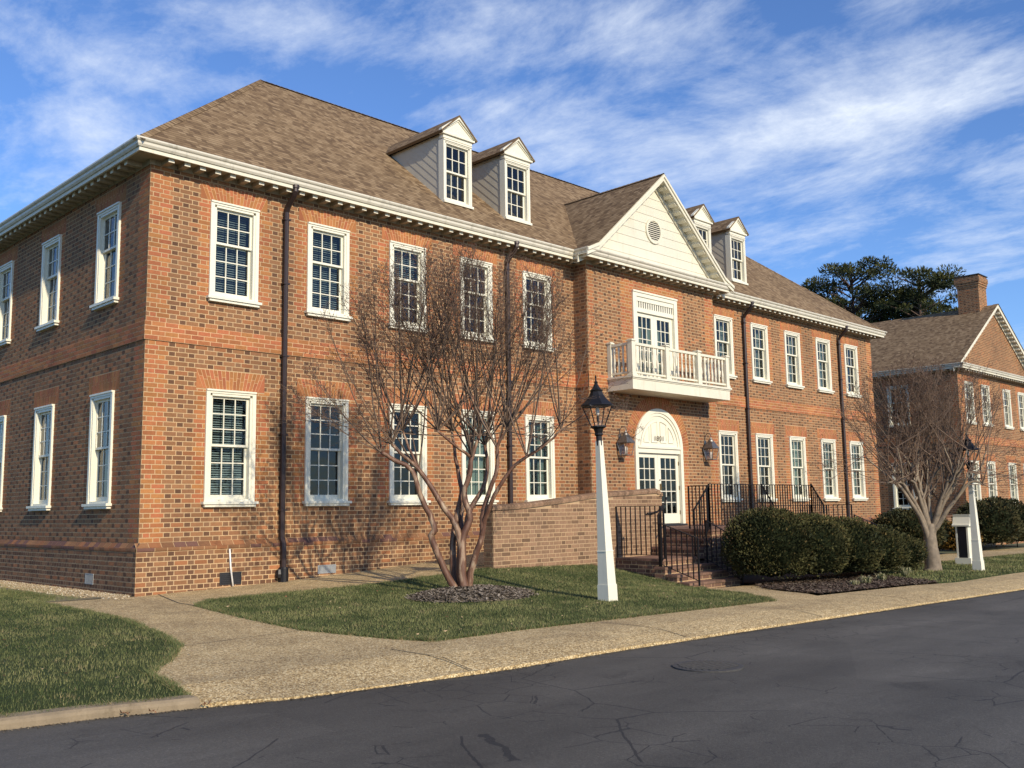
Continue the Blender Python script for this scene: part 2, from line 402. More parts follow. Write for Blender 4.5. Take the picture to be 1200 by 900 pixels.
# ------------------------------------------------------------------ terrain model
I = np.interp
def road_z(x): return -0.17 - 0.016 * min(max(0, x - 1), 60)
def g(x, y):
    r = road_z(x) + 0.12
    a = float(I(x, [-40, -5, 0, 4, 6, 8, 10, 12, 20, 40, 60], [-.02, -.02, 0, .02, 0, -.1, -.27, -.3, -.35, -.5, -.7]))
    b = float(I(x, [-40, -5, 0, 3, 6.2, 9.15, 10.1, 11, 20, 40, 60], [.03, .03, .03, .1, .26, .2, .05, -.1, -.35, -.5, -.7]))
    c = float(I(x, [-40, -5, 0, 2.7, 5, 6.7, 9, 11, 20, 40, 60], [.05, .05, .035, .11, .22, .33, .3, .1, -.33, -.5, -.7]))
    return float(I(y, [-8.35, -5, -2.6, 0], [r, a, b, c]))
# ------------------------------------------------------------------ kerb line
KERB = [(-60, -8.2), (-12, -8.45), (-7, -8.75), (-5.05, -8.93), (-4.3, -9.08), (-3.6, -9.30), (-2.9, -9.55), (-1.9, -9.72), (-0.8, -9.88), (1, -9.93), (4, -9.9), (14, -9.9), (22, -9.7), (32, -9.2), (60, -7.5)]
KX = [p[0] for p in KERB]; KY = [p[1] for p in KERB]
def kerb_y(x): return float(I(x, KX, KY))

# ------------------------------------------------------------------ patches conforming to the terrain
def clip(poly, ax, v, keep_less):
    out = []
    n = len(poly)
    for i in range(n):
        a, b = poly[i], poly[(i + 1) % n]
        ia = (a[ax] <= v) if keep_less else (a[ax] >= v); ib = (b[ax] <= v) if keep_less else (b[ax] >= v)
        if ia: out.append(a)
        if ia != ib:
            t = (v - a[ax]) / (b[ax] - a[ax]); out.append((a[0] + t * (b[0] - a[0]), a[1] + t * (b[1] - a[1])))
    return out
def patch(name, poly, mat, zf, step=0.6, kind='structure', label=None, cat=None, edge=0.0):
    mb = MB()
    xs = [p[0] for p in poly]; ys = [p[1] for p in poly]
    x0 = math.floor(min(xs) / step) * step
    while x0 < max(xs):
        strip = clip(clip(poly, 0, x0 + step, True), 0, x0, False)
        if len(strip) >= 3:
            y0 = math.floor(min(p[1] for p in strip) / step) * step
            while y0 < max(p[1] for p in strip):
                cell = clip(clip(strip, 1, y0 + step, True), 1, y0, False)
                if len(cell) >= 3: mb.face([(p[0], p[1], zf(p[0], p[1])) for p in cell])
                y0 += step
        x0 += step
    if edge:
        n = len(poly)
        for i in range(n):
            a, b = poly[i], poly[(i + 1) % n]; L = math.dist(a, b); k = max(1, int(L / step))
            for j in range(k):
                p = (a[0] + (b[0] - a[0]) * j / k, a[1] + (b[1] - a[1]) * j / k); q = (a[0] + (b[0] - a[0]) * (j + 1) / k, a[1] + (b[1] - a[1]) * (j + 1) / k)
                mb.face([(*p, zf(*p)), (*q, zf(*q)), (*q, zf(*q) - edge), (*p, zf(*p) - edge)])
    o = mb.build(name, mat)
    me = o.data
    bm = bmesh.new(); bm.from_mesh(me)
    bmesh.ops.remove_doubles(bm, verts=bm.verts, dist=0.0005)
    bmesh.ops.recalc_face_normals(bm, faces=bm.faces)
    bm.to_mesh(me); bm.free()
    return tag(o, label, cat, kind=kind)

# ground: one sheet out to the horizon
def build_ground():
    mb = MB()
    xs = [-900, -300, -120, -60, -30, -20] + [i * 1.0 for i in range(-15, 61)] + [75, 100, 160, 300, 900]
    ys = [-900, -300, -100, -50, -30] + [i * 1.0 for i in range(-22, 13)] + [16, 25, 50, 120, 300, 900]
    def z(x, y):
        if y < -7.5: return road_z(x) - 0.06
        if y > -0.0 : return g(x, 0) - 0.03
        return g(x, y) - 0.05
    V = {}
    verts = []
    for j, y in enumerate(ys):
        for i, x in enumerate(xs): V[i, j] = len(verts); verts.append((x, y, z(x, y)))
    faces = [(V[i, j], V[i + 1, j], V[i + 1, j + 1], V[i, j + 1]) for j in range(len(ys) - 1) for i in range(len(xs) - 1)]
    mb.v = verts; mb.f = faces; mb.c = [None] * len(faces); mb.uv = [None] * len(faces)
    tag(mb.build('ground', 'soil'), kind='structure')
build_ground()

kp = [(x, kerb_y(x)) for x in [-60, -30, -12, -9, -7, -6, -5.05, -4.3, -3.6, -2.9, -1.9, -.8, 1, 4, 8, 14, 18, 22, 27, 32, 45, 60]]
def jag(x): return 0.03 * noise.noise((x * 1.7, 3, 0)) + 0.015 * noise.noise((x * 7, 9, 0))
road_poly = [(-60, -60), (60, -60)] + [(p[0], p[1] + (0.10 if -2.8 < p[0] < -.9 else 0)) for p in reversed(kp)]
patch('road', road_poly, 'asphalt', lambda x, y: road_z(x), 2.0)

# sidewalk and path of exposed aggregate (one piece of paving)
def walk_z(x, y):
    ky = kerb_y(x)
    if y < -8.2:
        t = min(1, max(0, (y - ky) / 0.16)); z = road_z(x) + 0.035 + 0.085 * min(1, max(0, (y - ky) / 0.5)) + 0.0 * (y - ky)
        if -3.2 < x < -1.2: z = road_z(x) + 0.02 + (z - road_z(x) - 0.02) * min(1, max(0, (y - ky) / 0.9))
        return z
    return g(x, y)
dense = [(-3.62 + i * 0.35, kerb_y(-3.62 + i * 0.35) + jag(i * 0.35)) for i in range(0, 110)]
dense = [p for p in dense if p[0] < 34.5]
walk_poly = dense + [(34.5, kerb_y(34.5) + 1.5), (24, -8.2), (18.9, -8.3), (14.6, -8.62), (14.2, -8.62), (12.8, -8.38), (8.9, -8.30),
                     (11.75, -5.25), (9.75, -5.25), (8.45, -6.2), (8.1, -7.35), (7.35, -8.35), (3, -8.33), (0.6, -8.35), (-0.18, -8.33), (-0.45, -7.6), (-0.68, -6.3), (-0.5, -4.45),
                     (-0.22, -2.6), (0.35, -1.98), (1.2, -2.05), (3.03, -2.36), (4.6, -2.45), (6.18, -2.45), (6.7, -2.4), (6.7, -0.07), (-0.35, -0.07), (-1.62, 0.05), (-1.70, -2.2), (-1.72, -3.5), (-2.05, -5.3), (-2.35, -6.45), (-2.85, -7.25), (-3.42, -8.0), (-3.52, -8.7)]
sidewalk = patch('sidewalk', walk_poly, 'aggregate', walk_z, 0.4, edge=0.16)
patch('path', [(20.5, -4.55), (60, -4.9), (60, -3.4), (30.5, -2.5), (24, -2.6), (20.5, -3.0)], 'aggregate', lambda x, y: g(x, y) + 0.012, 1.0)
def seam(name, pts, w=0.012):
    mb = MB()
    for a, b in zip(pts, pts[1:]):
        L = math.dist(a, b); n = max(1, int(L / 0.2)); dx, dy = (b[0] - a[0]) / L, (b[1] - a[1]) / L; nx, ny = -dy * w / 2, dx * w / 2
        for k in range(n):
            p = (a[0] + (b[0] - a[0]) * k / n, a[1] + (b[1] - a[1]) * k / n); q = (a[0] + (b[0] - a[0]) * (k + 1) / n, a[1] + (b[1] - a[1]) * (k + 1) / n)
            mb.face([(p[0] - nx, p[1] - ny, walk_z(*p) + .005), (q[0] - nx, q[1] - ny, walk_z(*q) + .005), (q[0] + nx, q[1] + ny, walk_z(*q) + .005), (p[0] + nx, p[1] + ny, walk_z(*p) + .005)])
    o = mb.build(name, 'joint', sidewalk)
seam('joint', [(0.35, -0.1), (-0.15, -1.9), (-0.2, -2.6)], .022)
seam('joint', [(-1.68, -2.9), (-0.35, -3.4)], .012)
seam('joint', [(-2.35, -6.5), (-0.66, -6.35)], .012)
for xx in (-0.95, 2.6, 6.1, 9.6, 13.1, 16.6, 20, 23.5): seam('joint', [(xx, kerb_y(xx) + .03), (xx + .05, -8.45)], .015)
# concrete kerb left of the path
def build_kerb():
    mb = MB(); xs = [-60, -30, -14, -9, -7] + [-6 + i * .2 for i in range(0, 12)] + [-3.58]
    prof = [(0, -0.05), (0.0, 0.045), (0.012, 0.068), (0.04, 0.086), (0.17, 0.094), (0.19, 0.085), (0.19, -0.05)]
    rows = []
    for x in xs:
        y = kerb_y(x); rows.append([(x - 0.12 * o, y + o, road_z(x) + z + 0.004 * noise.noise((x * 3, o * 9, 1))) for o, z in prof])
    for a, b in zip(rows, rows[1:]):
        for i in range(len(prof) - 1): mb.face([a[i], b[i], b[i + 1], a[i + 1]])
    mb.face(list(reversed(rows[-1])))
    tag(mb.build('kerb', 'kerb'), kind='structure')
build_kerb()

# lawns
LAWN_A = [(-60, 12)] + [(x_, kerb_y(x_) + .12) for x_ in (-60, -30, -14, -9, -7, -6, -5.05, -4.3, -3.9, -3.62)] + [
          (-3.55, -8.7), (-3.44, -8.0), (-2.87, -7.25), (-2.37, -6.45), (-2.07, -5.3), (-1.74, -3.5), (-1.72, -2.2), (-1.64, -0.02), (-1.5, .25), (-1.15, .8), (-1.0, 3), (-.85, 12)]
LAWN_B = [(-0.18, -8.31), (0.6, -8.33), (3, -8.31), (7.35, -8.33), (8.08, -7.33), (8.43, -6.2), (9.73, -5.23), (9.73, -4.0), (10.11, -3.98), (10.11, -2.66), (6.2, -2.66), (6.2, -2.47), (4.6, -2.47), (3.03, -2.38), (1.2, -2.07), (0.35, -2.0), (-0.2, -2.62), (-0.48, -4.45), (-0.66, -6.3), (-0.43, -7.6)]
LAWN_C = [(13.8, -8.5), (14.25, -8.64), (14.6, -8.64), (18.9, -8.32), (24, -8.22), (34.5, kerb_y(34.5) + 1.48), (60, -5.8), (60, -4.92), (20.5, -4.57), (20.5, -3.1), (17.6, -5.2), (15.2, -6.9)]
lawnz = lambda x, y: (g(x, y) if y > -8.35 else road_z(x) + .12) + 0.012
def lawn_z_left(x, y):
    t = min(1, max(0, (y - kerb_y(x) - .1) / .7)); e = road_z(x) + .080
    return e + (max(g(x, max(y, -8.3)) + .008, e) - e) * t
tag(patch('lawn', LAWN_A, 'lawn', lawn_z_left, 0.4, edge=.04), kind='structure')
tag(patch('lawn', LAWN_B, 'lawn', lawnz, 0.5, edge=.04), kind='structure')
tag(patch('lawn', LAWN_C, 'lawn', lawnz, 1.0, edge=.04), kind='structure')

def inside(poly, X, Y):
    res = np.zeros(len(X), bool); n = len(poly)
    for i in range(n):
        x1, y1 = poly[i]; x2, y2 = poly[(i + 1) % n]
        c = ((y1 > Y) != (y2 > Y)) & (X < (x2 - x1) * (Y - y1) / ((y2 - y1) if y2 != y1 else 1e-9) + x1)
        res ^= c
    return res
rng = np.random.default_rng(11)
def grass(poly, box, n, zf, h0, h1, w, excl=None, label=None):
    X = rng.uniform(box[0], box[1], n); Y = rng.uniform(box[2], box[3], n)
    k = inside(poly, X, Y); X, Y = X[k], Y[k]
    if excl:
        for (cx, cy, rr, ry) in excl:
            k = ((X - cx) / rr) ** 2 + ((Y - cy) / ry) ** 2 > rng.uniform(.75, 1.1, len(X)); X, Y = X[k], Y[k]
    X = X + rng.normal(0, .022, len(X)); Y = Y + rng.normal(0, .022, len(Y)); n = len(X)
    cl = np.array([noise.noise((x * .9, y * .9, 0)) for x, y in zip(X, Y)]); cl2 = np.array([noise.noise((x * 3.1, y * 3.1, 5)) for x, y in zip(X, Y)])
    Z = np.array([zf(x, y) for x, y in zip(X, Y)])
    H = rng.uniform(h0, h1, n) * (1 + .35 * cl2); A = rng.uniform(0, 2 * np.pi, n); lean = rng.uniform(0, .8, n) * H; B = rng.uniform(0, 2 * np.pi, n)
    W = w * rng.uniform(.6, 1.3, n)
    V = np.empty((n, 3, 3)); V[:, 0] = np.c_[X - np.cos(A) * W, Y - np.sin(A) * W, Z - .005]; V[:, 1] = np.c_[X + np.cos(A) * W, Y + np.sin(A) * W, Z - .005]
    V[:, 2] = np.c_[X + np.cos(B) * lean, Y + np.sin(B) * lean, Z + H]
    me = bpy.data.meshes.new('grass')
    me.vertices.add(3 * n); me.vertices.foreach_set('co', V.ravel()); me.loops.add(3 * n); me.loops.foreach_set('vertex_index', np.arange(3 * n, dtype=np.int32))
    me.polygons.add(n); me.polygons.foreach_set('loop_start', np.arange(0, 3 * n, 3, dtype=np.int32)); me.update(calc_edges=True)
    t = np.clip(.5 + .9 * cl + .5 * cl2 + rng.normal(0, .18, n), 0, 1)[:, None]; dry = (rng.random(n) < .07 + .2 * np.clip(cl2, 0, 1) ** 2 + .55 * (cl2 + .4 * cl > .52))[:, None]
    c = (1 - t) * np.array([.070, .092, .030]) + t * np.array([.215, .215, .085]); c = np.where(dry, np.array([.22, .185, .09]), c) * rng.uniform(.7, 1.3, (n, 1))
    arr = np.ones((n, 3, 4), dtype=np.float32); arr[:, :, :3] = c[:, None, :]
    la = me.color_attributes.new('Col', 'FLOAT_COLOR', 'CORNER'); la.data.foreach_set('color', arr.ravel())
    me.materials.append(M['leaf']); o = bpy.data.objects.new('grass', me); COL.objects.link(o)
    return tag(o, label, 'grass', kind='stuff')
TREE1 = (3.61, -4.66)
def fringe(poly, zf, dens, box, h0, h1, w, label):
    mb = MB()
    for a, b in zip(poly, poly[1:] + poly[:1]):
        L = math.dist(a, b)
        for _ in range(int(L * dens)):
            t = random.random(); x = a[0] + (b[0] - a[0]) * t + random.gauss(0, .028); y = a[1] + (b[1] - a[1]) * t + random.gauss(0, .028)
            if not (box[0] < x < box[1] and box[2] < y < box[3]): continue
            h = rnd(h0, h1) * (1 + .6 * noise.noise((x * 3, y * 3, 0))); an = rnd(0, 6.28); be = rnd(0, 6.28); le = rnd(.3, 1.3) * h; z = zf(x, y) - .012
            c = shade((.10, .125, .045) if random.random() < .75 else (.27, .22, .11), .6, 1.3)
            mb.face([(x - math.cos(an) * w, y - math.sin(an) * w, z), (x + math.cos(an) * w, y + math.sin(an) * w, z), (x + math.cos(be) * le, y + math.sin(be) * le, z + h)], c)
    tag(mb.build('grass', 'leaf'), label, 'grass', kind='stuff')
fringe(LAWN_A, lawn_z_left, 900, (-7, -1, -9.6, 3), .02, .06, .0035, 'ragged turf edge of the left lawn')
fringe(LAWN_B, lawnz, 800, (-1, 10.2, -8.6, -1.8), .02, .06, .004, 'ragged turf edge of the lawn around the nearer bare tree')
grass(LAWN_A, (-7.5, -.9, -9.4, 4), 130000, lawn_z_left, .014, .040, .0030, label='short green winter grass left of the pebble path')
grass([(-1.7, .05), (-.8, .25), (-.55, 3), (-.5, 9), (-1.3, 9)], (-1.8, -.4, 0, 9), 9000, lambda x, y: g(x, y) + .004, .015, .05, .0035, label='thin grass creeping into the gravel beside the shaded wall')
grass(LAWN_B, (-.8, 10.2, -8.4, -1.9), 120000, lawnz, .014, .042, .0036, [(3.55, -4.95, 1.15, .85)], label='mown green grass around the bare tree and the white lamp post')
grass(LAWN_C, (13.8, 40, -8.7, -3), 60000, lawnz, .025, .06, .008, label='thin green grass around the far tree and the litter bin')

def blobpatch(name, cx, cy, rx, ry, mat, zf, h, seed, label=None, cat=None, kind='stuff', n=40, rings=10):
    mb = MB(); P = []
    for i in range(rings + 1):
        for k in range(n):
            t = 2 * math.pi * k / n; rr = 1 + .22 * noise.noise((math.cos(t) * 1.6 + seed, math.sin(t) * 1.6, seed)) + .08 * noise.noise((math.cos(t) * 6, math.sin(t) * 6, seed))
            f = i / rings; x = cx + rx * rr * f * math.cos(t); y = cy + ry * rr * f * math.sin(t)
            P.append((x, y, zf(x, y) + h * (1 - f ** 2) + .018 + .02 * noise.noise((x * 6, y * 6, seed)) * (1 - f) - (0.03 if i == rings else 0)))
    mb.v = P
    for i in range(rings):
        for k in range(n):
            k2 = (k + 1) % n; mb.f.append((i * n + k, (i + 1) * n + k, (i + 1) * n + k2, i * n + k2)); mb.c.append(None); mb.uv.append(None)
    return tag(mb.build(name, mat, smooth=True), label, cat, kind=kind)
blobpatch('mulch', 3.55, -4.95, 1.15, .8, 'mulch_pale', lawnz, 0.10, 3, 'low mound of grey mulch at the foot of the nearer bare tree', 'mulch')
bed = patch('mulch', [(9.2, -8.20), (12.6, -8.33), (13.8, -8.5), (15.2, -6.9), (17.6, -5.2), (20.5, -3.1), (20.5, -2.4), (12.0, -2.4), (11.78, -5.3), (10.6, -6.2), (9.6, -7.4)], 'mulch', lambda x, y: g(x, max(y, -8.35)) + .02 + .025 * noise.noise((x * 4, y * 4, 0)), 0.3, 'stuff', 'dark mulch bed under the evergreen hedge beside the steps', 'mulch')

def chips(cx0, cx1, cy0, cy1, n, test, zf, cols, label):
    mb = MB()
    for _ in range(n):
        x, y = rnd(cx0, cx1), rnd(cy0, cy1)
        if not test(x, y): continue
        z = zf(x, y) + rnd(.0, .03); a = rnd(0, 6.28); L = rnd(.015, .05); w = rnd(.005, .014); t_ = rnd(-.5, .5); u = rnd(-.7, .7)
        dx, dy = math.cos(a) * L, math.sin(a) * L; nx, ny = -math.sin(a) * w, math.cos(a) * w
        mb.face([(x - dx - nx, y - dy - ny, z - t_ * L), (x + dx - nx, y + dy - ny, z + t_ * L), (x + dx + nx, y + dy + ny, z + t_ * L + u * w), (x - dx + nx, y - dy + ny, z - t_ * L + u * w)], shade(random.choice(cols), .7, 1.25))
    tag(mb.build('mulch', 'leaf'), label, 'mulch', kind='stuff')
BED = [(9.2, -8.20), (12.6, -8.33), (13.8, -8.5), (15.2, -6.9), (17.6, -5.2), (17.0, -4.9), (11.78, -5.3), (10.6, -6.2), (9.6, -7.4)]
def near(poly, x, y, m):
    return bool(inside(poly, np.array([x, x + rnd(-m, m)]), np.array([y, y + rnd(-m, m)])).any())
chips(8.9, 17.8, -8.6, -4.9, 30000, lambda x, y: near(BED, x, y, .10), lambda x, y: g(x, max(y, -8.35)) + .025, [(.085, .055, .038), (.05, .034, .025), (.12, .085, .06), (.16, .125, .09)], 'loose bark chips over the hedge bed')
chips(2.2, 4.9, -6.0, -3.9, 9000, lambda x, y: ((x - 3.55) / 1.2) ** 2 + ((y + 4.95) / .86) ** 2 < rnd(.7, 1.15), lambda x, y: lawnz(x, y) + .02 + .10 * max(0, 1 - ((x - 3.55) / 1.15) ** 2 - ((y + 4.95) / .8) ** 2), [(.20, .165, .125), (.13, .105, .08), (.28, .24, .19)], 'loose grey bark chips round the foot of the nearer bare tree')
# grit gathered along the pavement edge
gm_ = MB()
for _ in range(5200):
    x = rnd(-6, 20); y = kerb_y(x) - abs(random.gauss(0, .05)) - .005; z = road_z(x) + .003; s_ = rnd(.004, .012); a = rnd(0, 3); c = shade(random.choice([(.30, .23, .14), (.16, .11, .07), (.42, .34, .22)]), .6, 1.1)
    gm_.face([(x + s_ * math.cos(a + q * 2.09), y + s_ * math.sin(a + q * 2.09), z + (.006 if q == 1 else 0)) for q in range(3)], c)
tag(gm_.build('grit', 'leaf'), 'grit and leaf crumbs gathered along the pavement edge', 'grit', kind='stuff')

# ------------------------------------------------------------------ bricks
CH = 3.692 / 42; PER = 0.39; JT = 0.0165
def mortar_c(): k = rnd(.9, 1.08); return (.36 * k, .265 * k, .165 * k)
MORT = (.50, .345, .19)
def brick_c(kind, rub):
    k = rnd(.82, 1.2)
    if rub: return (.345 * k, .128 * k * rnd(.88, 1.2), .052 * k)
    if kind == 'h':
        if random.random() < .58: return (.122 * k, .062 * k, .034 * k)
        return (.19 * k, .102 * k, .054 * k)
    q = random.random()
    if kind == 'p': return (.25 * k, .148 * k, .094 * k) if q < .8 else (.15 * k, .082 * k, .055 * k)
    if q < .60: return (.255 * k, .126 * k, .058 * k)
    if q < .80: return (.215 * k, .104 * k, .050 * k)
    return (.290 * k, .122 * k, .052 * k)
def sub_rects(rects, hole):
    out = []
    hx0, hx1, hz0, hz1 = hole
    for (a, b, c, d) in rects:
        if b <= hx0 or a >= hx1 or d <= hz0 or c >= hz1: out.append((a, b, c, d)); continue
        if a < hx0: out.append((a, hx0, c, d))
        if b > hx1: out.append((hx1, b, c, d))
        m0, m1 = max(a, hx0), min(b, hx1)
        if c < hz0: out.append((m0, m1, c, hz0))
        if d > hz1: out.append((m0, m1, hz1, d))
    return out
def wall(mb, u0, u1, z0, z1, holes, rubs, xf, row0=0.962, lim=None, skip=(), headers_only=lambda k: False, proud=.004, phase=0.0, pal=None):
    """mortar sheet with real openings and every brick face of a Flemish bond laid on it; local frame: u along, outward is -y"""
    T = lambda u, y, z: tuple(xf @ Vector((u, y, z)))
    # mortar sheet
    us = sorted({u0, u1, *[h[i] for h in holes for i in (0, 1) if u0 < h[i] < u1]}); zs = sorted({z0, z1, *[h[i] for h in holes for i in (2, 3) if z0 < h[i] < z1]})
    if lim is None:
        for a, b in zip(us, us[1:]):
            for c, d in zip(zs, zs[1:]):
                mu, mz = (a + b) / 2, (c + d) / 2
                if any(h[0] < mu < h[1] and h[2] < mz < h[3] for h in holes): continue
                mb.face([T(a, 0, c), T(b, 0, c), T(b, 0, d), T(a, 0, d)], MORT)
        for h in holes:   # reveals
            D = .22
            a, b, c, d = h
            for q in ([(a, 0, c), (a, D, c), (a, D, d), (a, 0, d)], [(b, 0, c), (b, 0, d), (b, D, d), (b, D, c)], [(a, 0, d), (a, D, d), (b, D, d), (b, 0, d)], [(a, 0, c), (b, 0, c), (b, D, c), (a, D, c)]):
                mb.face([T(*p) for p in q], (.2, .12, .08))
    k = math.floor((z0 - row0) / CH)
    while row0 + k * CH < z1 - .01:
        c = max(z0, row0 + k * CH + JT / 2); d = min(z1, row0 + (k + 1) * CH - JT / 2)
        if d - c > .012:
            L0, L1 = (u0, u1) if lim is None else lim((c + d) / 2)
            off = (k % 2) * PER / 2 + phase
            i = math.floor((L0 - off) / PER) - 1
            segs = []
            u = i * PER + off
            while u < L1:
                if headers_only(k):
                    for q in range(3): segs.append((u + q * PER / 3, u + (q + 1) * PER / 3, 'h'))
                else: segs += [(u, u + PER * 2 / 3, 's'), (u + PER * 2 / 3, u + PER, 'h')]
                u += PER
            for a, b, kd in segs:
                a2, b2 = max(a + JT / 2, L0), min(b - JT / 2, L1)
                if b2 - a2 < .02: continue
                cu, cz = (a + b) / 2, (c + d) / 2
                rub = any(r[0] <= cu <= r[1] and r[2] <= cz <= r[3] for r in rubs)
                rects = [(a2, b2, c, d)]
                for h in holes: rects = sub_rects(rects, h)
                for h in skip: rects = sub_rects(rects, h)
                if not rects: continue
                col = brick_c(kd, rub) if pal is None else shade(pal, *((.82, 1.15) if random.random() < .82 else (.55, .7)))
                for (p, q, r, s) in rects:
                    if q - p < .012 or s - r < .012: continue
                    mb.face([T(p, -proud, r), T(q, -proud, r), T(q, -proud, s), T(p, -proud, s)], col)
        k += 1
def jack_arch(mb, u0, u1, z0, h, xf, proud=.005, ext=.2):
    T = lambda u, y, z: tuple(xf @ Vector((u, y, z)))
    a, b = u0 - ext, u1 + ext; mb.face([T(a, -.003, z0), T(b, -.003, z0), T(b, -.003, z0 + h), T(a, -.003, z0 + h)], (.58, .37, .20))
    n = int((b - a) / .082); cu = (a + b) / 2
    for i in range(n):
        t0, t1 = i / n, (i + 1) / n; jl = .0055
        tl, tr = a + (b - a) * t0 + jl, a + (b - a) * t1 - jl
        bl, br = cu + (tl - cu) * .80, cu + (tr - cu) * .80
        zs = [(z0, z0 + h * (.5 if i % 2 else .66)), (z0 + h * (.5 if i % 2 else .66), z0 + h)]
        for zz0, zz1 in zs:
            f0, f1 = (zz0 - z0) / h, (zz1 - z0) / h
            mb.face([T(bl + (tl - bl) * f0, -proud, zz0 + .004), T(br + (tr - br) * f0, -proud, zz0 + .004), T(br + (tr - br) * f1, -proud, zz1 - .004), T(bl + (tl - bl) * f1, -proud, zz1 - .004)], brick_c('s', True))
    # wedge left at each side
    for sgn in (-1, 1):
        e = a if sgn < 0 else b
        P = [T(e, -proud, z0 + .004), T(cu + (e - cu) * .80 , -proud, z0 + .004), T(e, -proud, z0 + h * .97)]
        mb.face(P if sgn < 0 else [P[0], P[2], P[1]], brick_c('s', True))

ID = Matrix.Identity(4)
def XF(x, y, rot): return Matrix.Translation((x, y, 0)) @ Matrix.Rotation(R(rot), 4, 'Z')

# ------------------------------------------------------------------ window prototype
def sash_mesh(x0, x1, z0, z1, cols, rows, y, st=.045, bar=.020, botr=.065):
    mb = MB(); d = .035
    mb.box(x0, x0 + st, y, y + d, z0, z1); mb.box(x1 - st, x1, y, y + d, z0, z1)
    mb.box(x0 + st, x1 - st, y, y + d, z0, z0 + botr); mb.box(x0 + st, x1 - st, y, y + d, z1 - .045, z1)
    ix0, ix1, iz0, iz1 = x0 + st, x1 - st, z0 + botr, z1 - .045
    for i in range(1, cols):
        x = ix0 + (ix1 - ix0) * i / cols; mb.box(x - bar / 2, x + bar / 2, y + .003, y + d - .003, iz0, iz1)
    for j in range(1, rows):
        z = iz0 + (iz1 - iz0) * j / rows
        for i in range(cols):
            a = ix0 + (ix1 - ix0) * i / cols + (bar / 2 if i else 0); b = ix0 + (ix1 - ix0) * (i + 1) / cols - (bar / 2 if i < cols - 1 else 0)
            mb.box(a, b, y + .005, y + d - .005, z - bar / 2, z + bar / 2)
    gl = MB(); gl.face([(ix0, y + .02, iz0), (ix1, y + .02, iz0), (ix1, y + .02, iz1), (ix0, y + .02, iz1)])
    return mb, gl
def window_kit(W, H, split, rows_up, rows_lo, sill=True, name='window', cas=.125, open_gap=0.0):
    """local: x 0..W, z 0..H over sill bottom, outward -y. returns list (name, MB, mat, parent index)"""
    f = MB(); SB = .10 if sill else .06
    pr = -.045
    f.box(0, cas * .62, pr, .15, SB, H); f.box(cas * .62, cas, pr + .014, .15, SB, H - cas)
    f.box(W - cas * .62, W, pr, .15, SB, H); f.box(W - cas, W - cas * .62, pr + .014, .15, SB, H - cas)
    f.box(cas * .62, W - cas * .62, pr, .15, H - cas * .62, H); f.box(cas, W - cas, pr + .014, .15, H - cas, H - cas * .62)
    f.box(-.0, W, pr - .02, pr, H - .035, H)
    f.box(cas, W - cas, -.03, .17, SB, SB + .045)
    s = MB()
    if sill:
        s.box(-.05, W + .05, -.115, .10, .05, SB); s.box(-.01, W + .01, -.085, .10, 0, .05)
    else: s.box(-.02, W + .02, -.09, .08, 0, SB)
    z0 = SB + .045; zm = z0 + (H - cas - z0) * split
    up, g1 = sash_mesh(cas, W - cas, zm - .02, H - cas, 3, rows_up, .035, botr=.045)
    lo, g2 = sash_mesh(cas, W - cas, z0 + open_gap, zm + .02, 3, rows_lo, .085, botr=.085)
    return dict(frame=f, sill=s, up=up, g1=g1, lo=lo, g2=g2, W=W, H=H, cas=cas, z0=z0)
def blinds_mesh(k, bottom=0.0):
    mb = MB(); z = k['H'] - k['cas'] - .02; x0, x1 = k['cas'] + .03, k['W'] - k['cas'] - .03
    while z > k['z0'] + bottom:
        mb.face([(x0, .195, z - .012), (x1, .195, z - .012), (x1, .225, z + .010), (x0, .225, z + .010)]); z -= .046
    return mb
def curtain_mesh(k, a0, a1, seed=0):
    mb = MB(); x0, x1 = k['cas'], k['W'] - k['cas']; n = 26; L = x1 - x0
    xs = [x0 + L * (a0 + (a1 - a0) * i / n) for i in range(n + 1)]
    for i in range(n):
        y = lambda j: .22 + .018 * math.sin(j * 1.9 + seed)
        mb.face([(xs[i], y(i), k['z0']), (xs[i + 1], y(i + 1), k['z0']), (xs[i + 1], y(i + 1), k['H'] - k['cas']), (xs[i], y(i), k['H'] - k['cas'])])
    return mb
KITS = {}
def kitmeshes(key, k):
    d = {}
    for nm, mat in (('frame', 'cream_clean'), ('sill', 'cream_clean'), ('up', 'cream_clean'), ('g1', 'glass'), ('lo', 'cream_clean'), ('g2', 'glass')):
        o = k[nm].build(key + nm, mat); d[nm] = o.data; bpy.data.objects.remove(o)
    for nm, mb, mat in (('blind', blinds_mesh(k), 'blind'), ('blind_half', blinds_mesh(k, k['H'] * .48), 'blind'), ('curtain', curtain_mesh(k, 0, 1), 'curtain'), ('curtain_l', curtain_mesh(k, 0, .36), 'curtain'), ('curtain_r', curtain_mesh(k, .66, 1), 'curtain')):
        o = mb.build(key + nm, mat); d[nm] = o.data; bpy.data.objects.remove(o)
    KITS[key] = (k, d)
WW = 1.055
kitmeshes('tall', window_kit(WW, 3.833 - 1.59, .52, 3, 3))
kitmeshes('upper', window_kit(WW, 7.548 - 5.537, .60, 2, 3))
kitmeshes('dormer', window_kit(.94, 1.64, .52, 2, 2, sill=False, cas=.10))
def put(name, mesh, parent, loc=None, rot=0, inv=None):
    o = bpy.data.objects.new(name, mesh); COL.objects.link(o)
    if loc is not None: o.location = loc; o.rotation_euler = (0, 0, R(rot))
    o.parent = parent
    if inv is not None: o.matrix_parent_inverse = inv
    return o
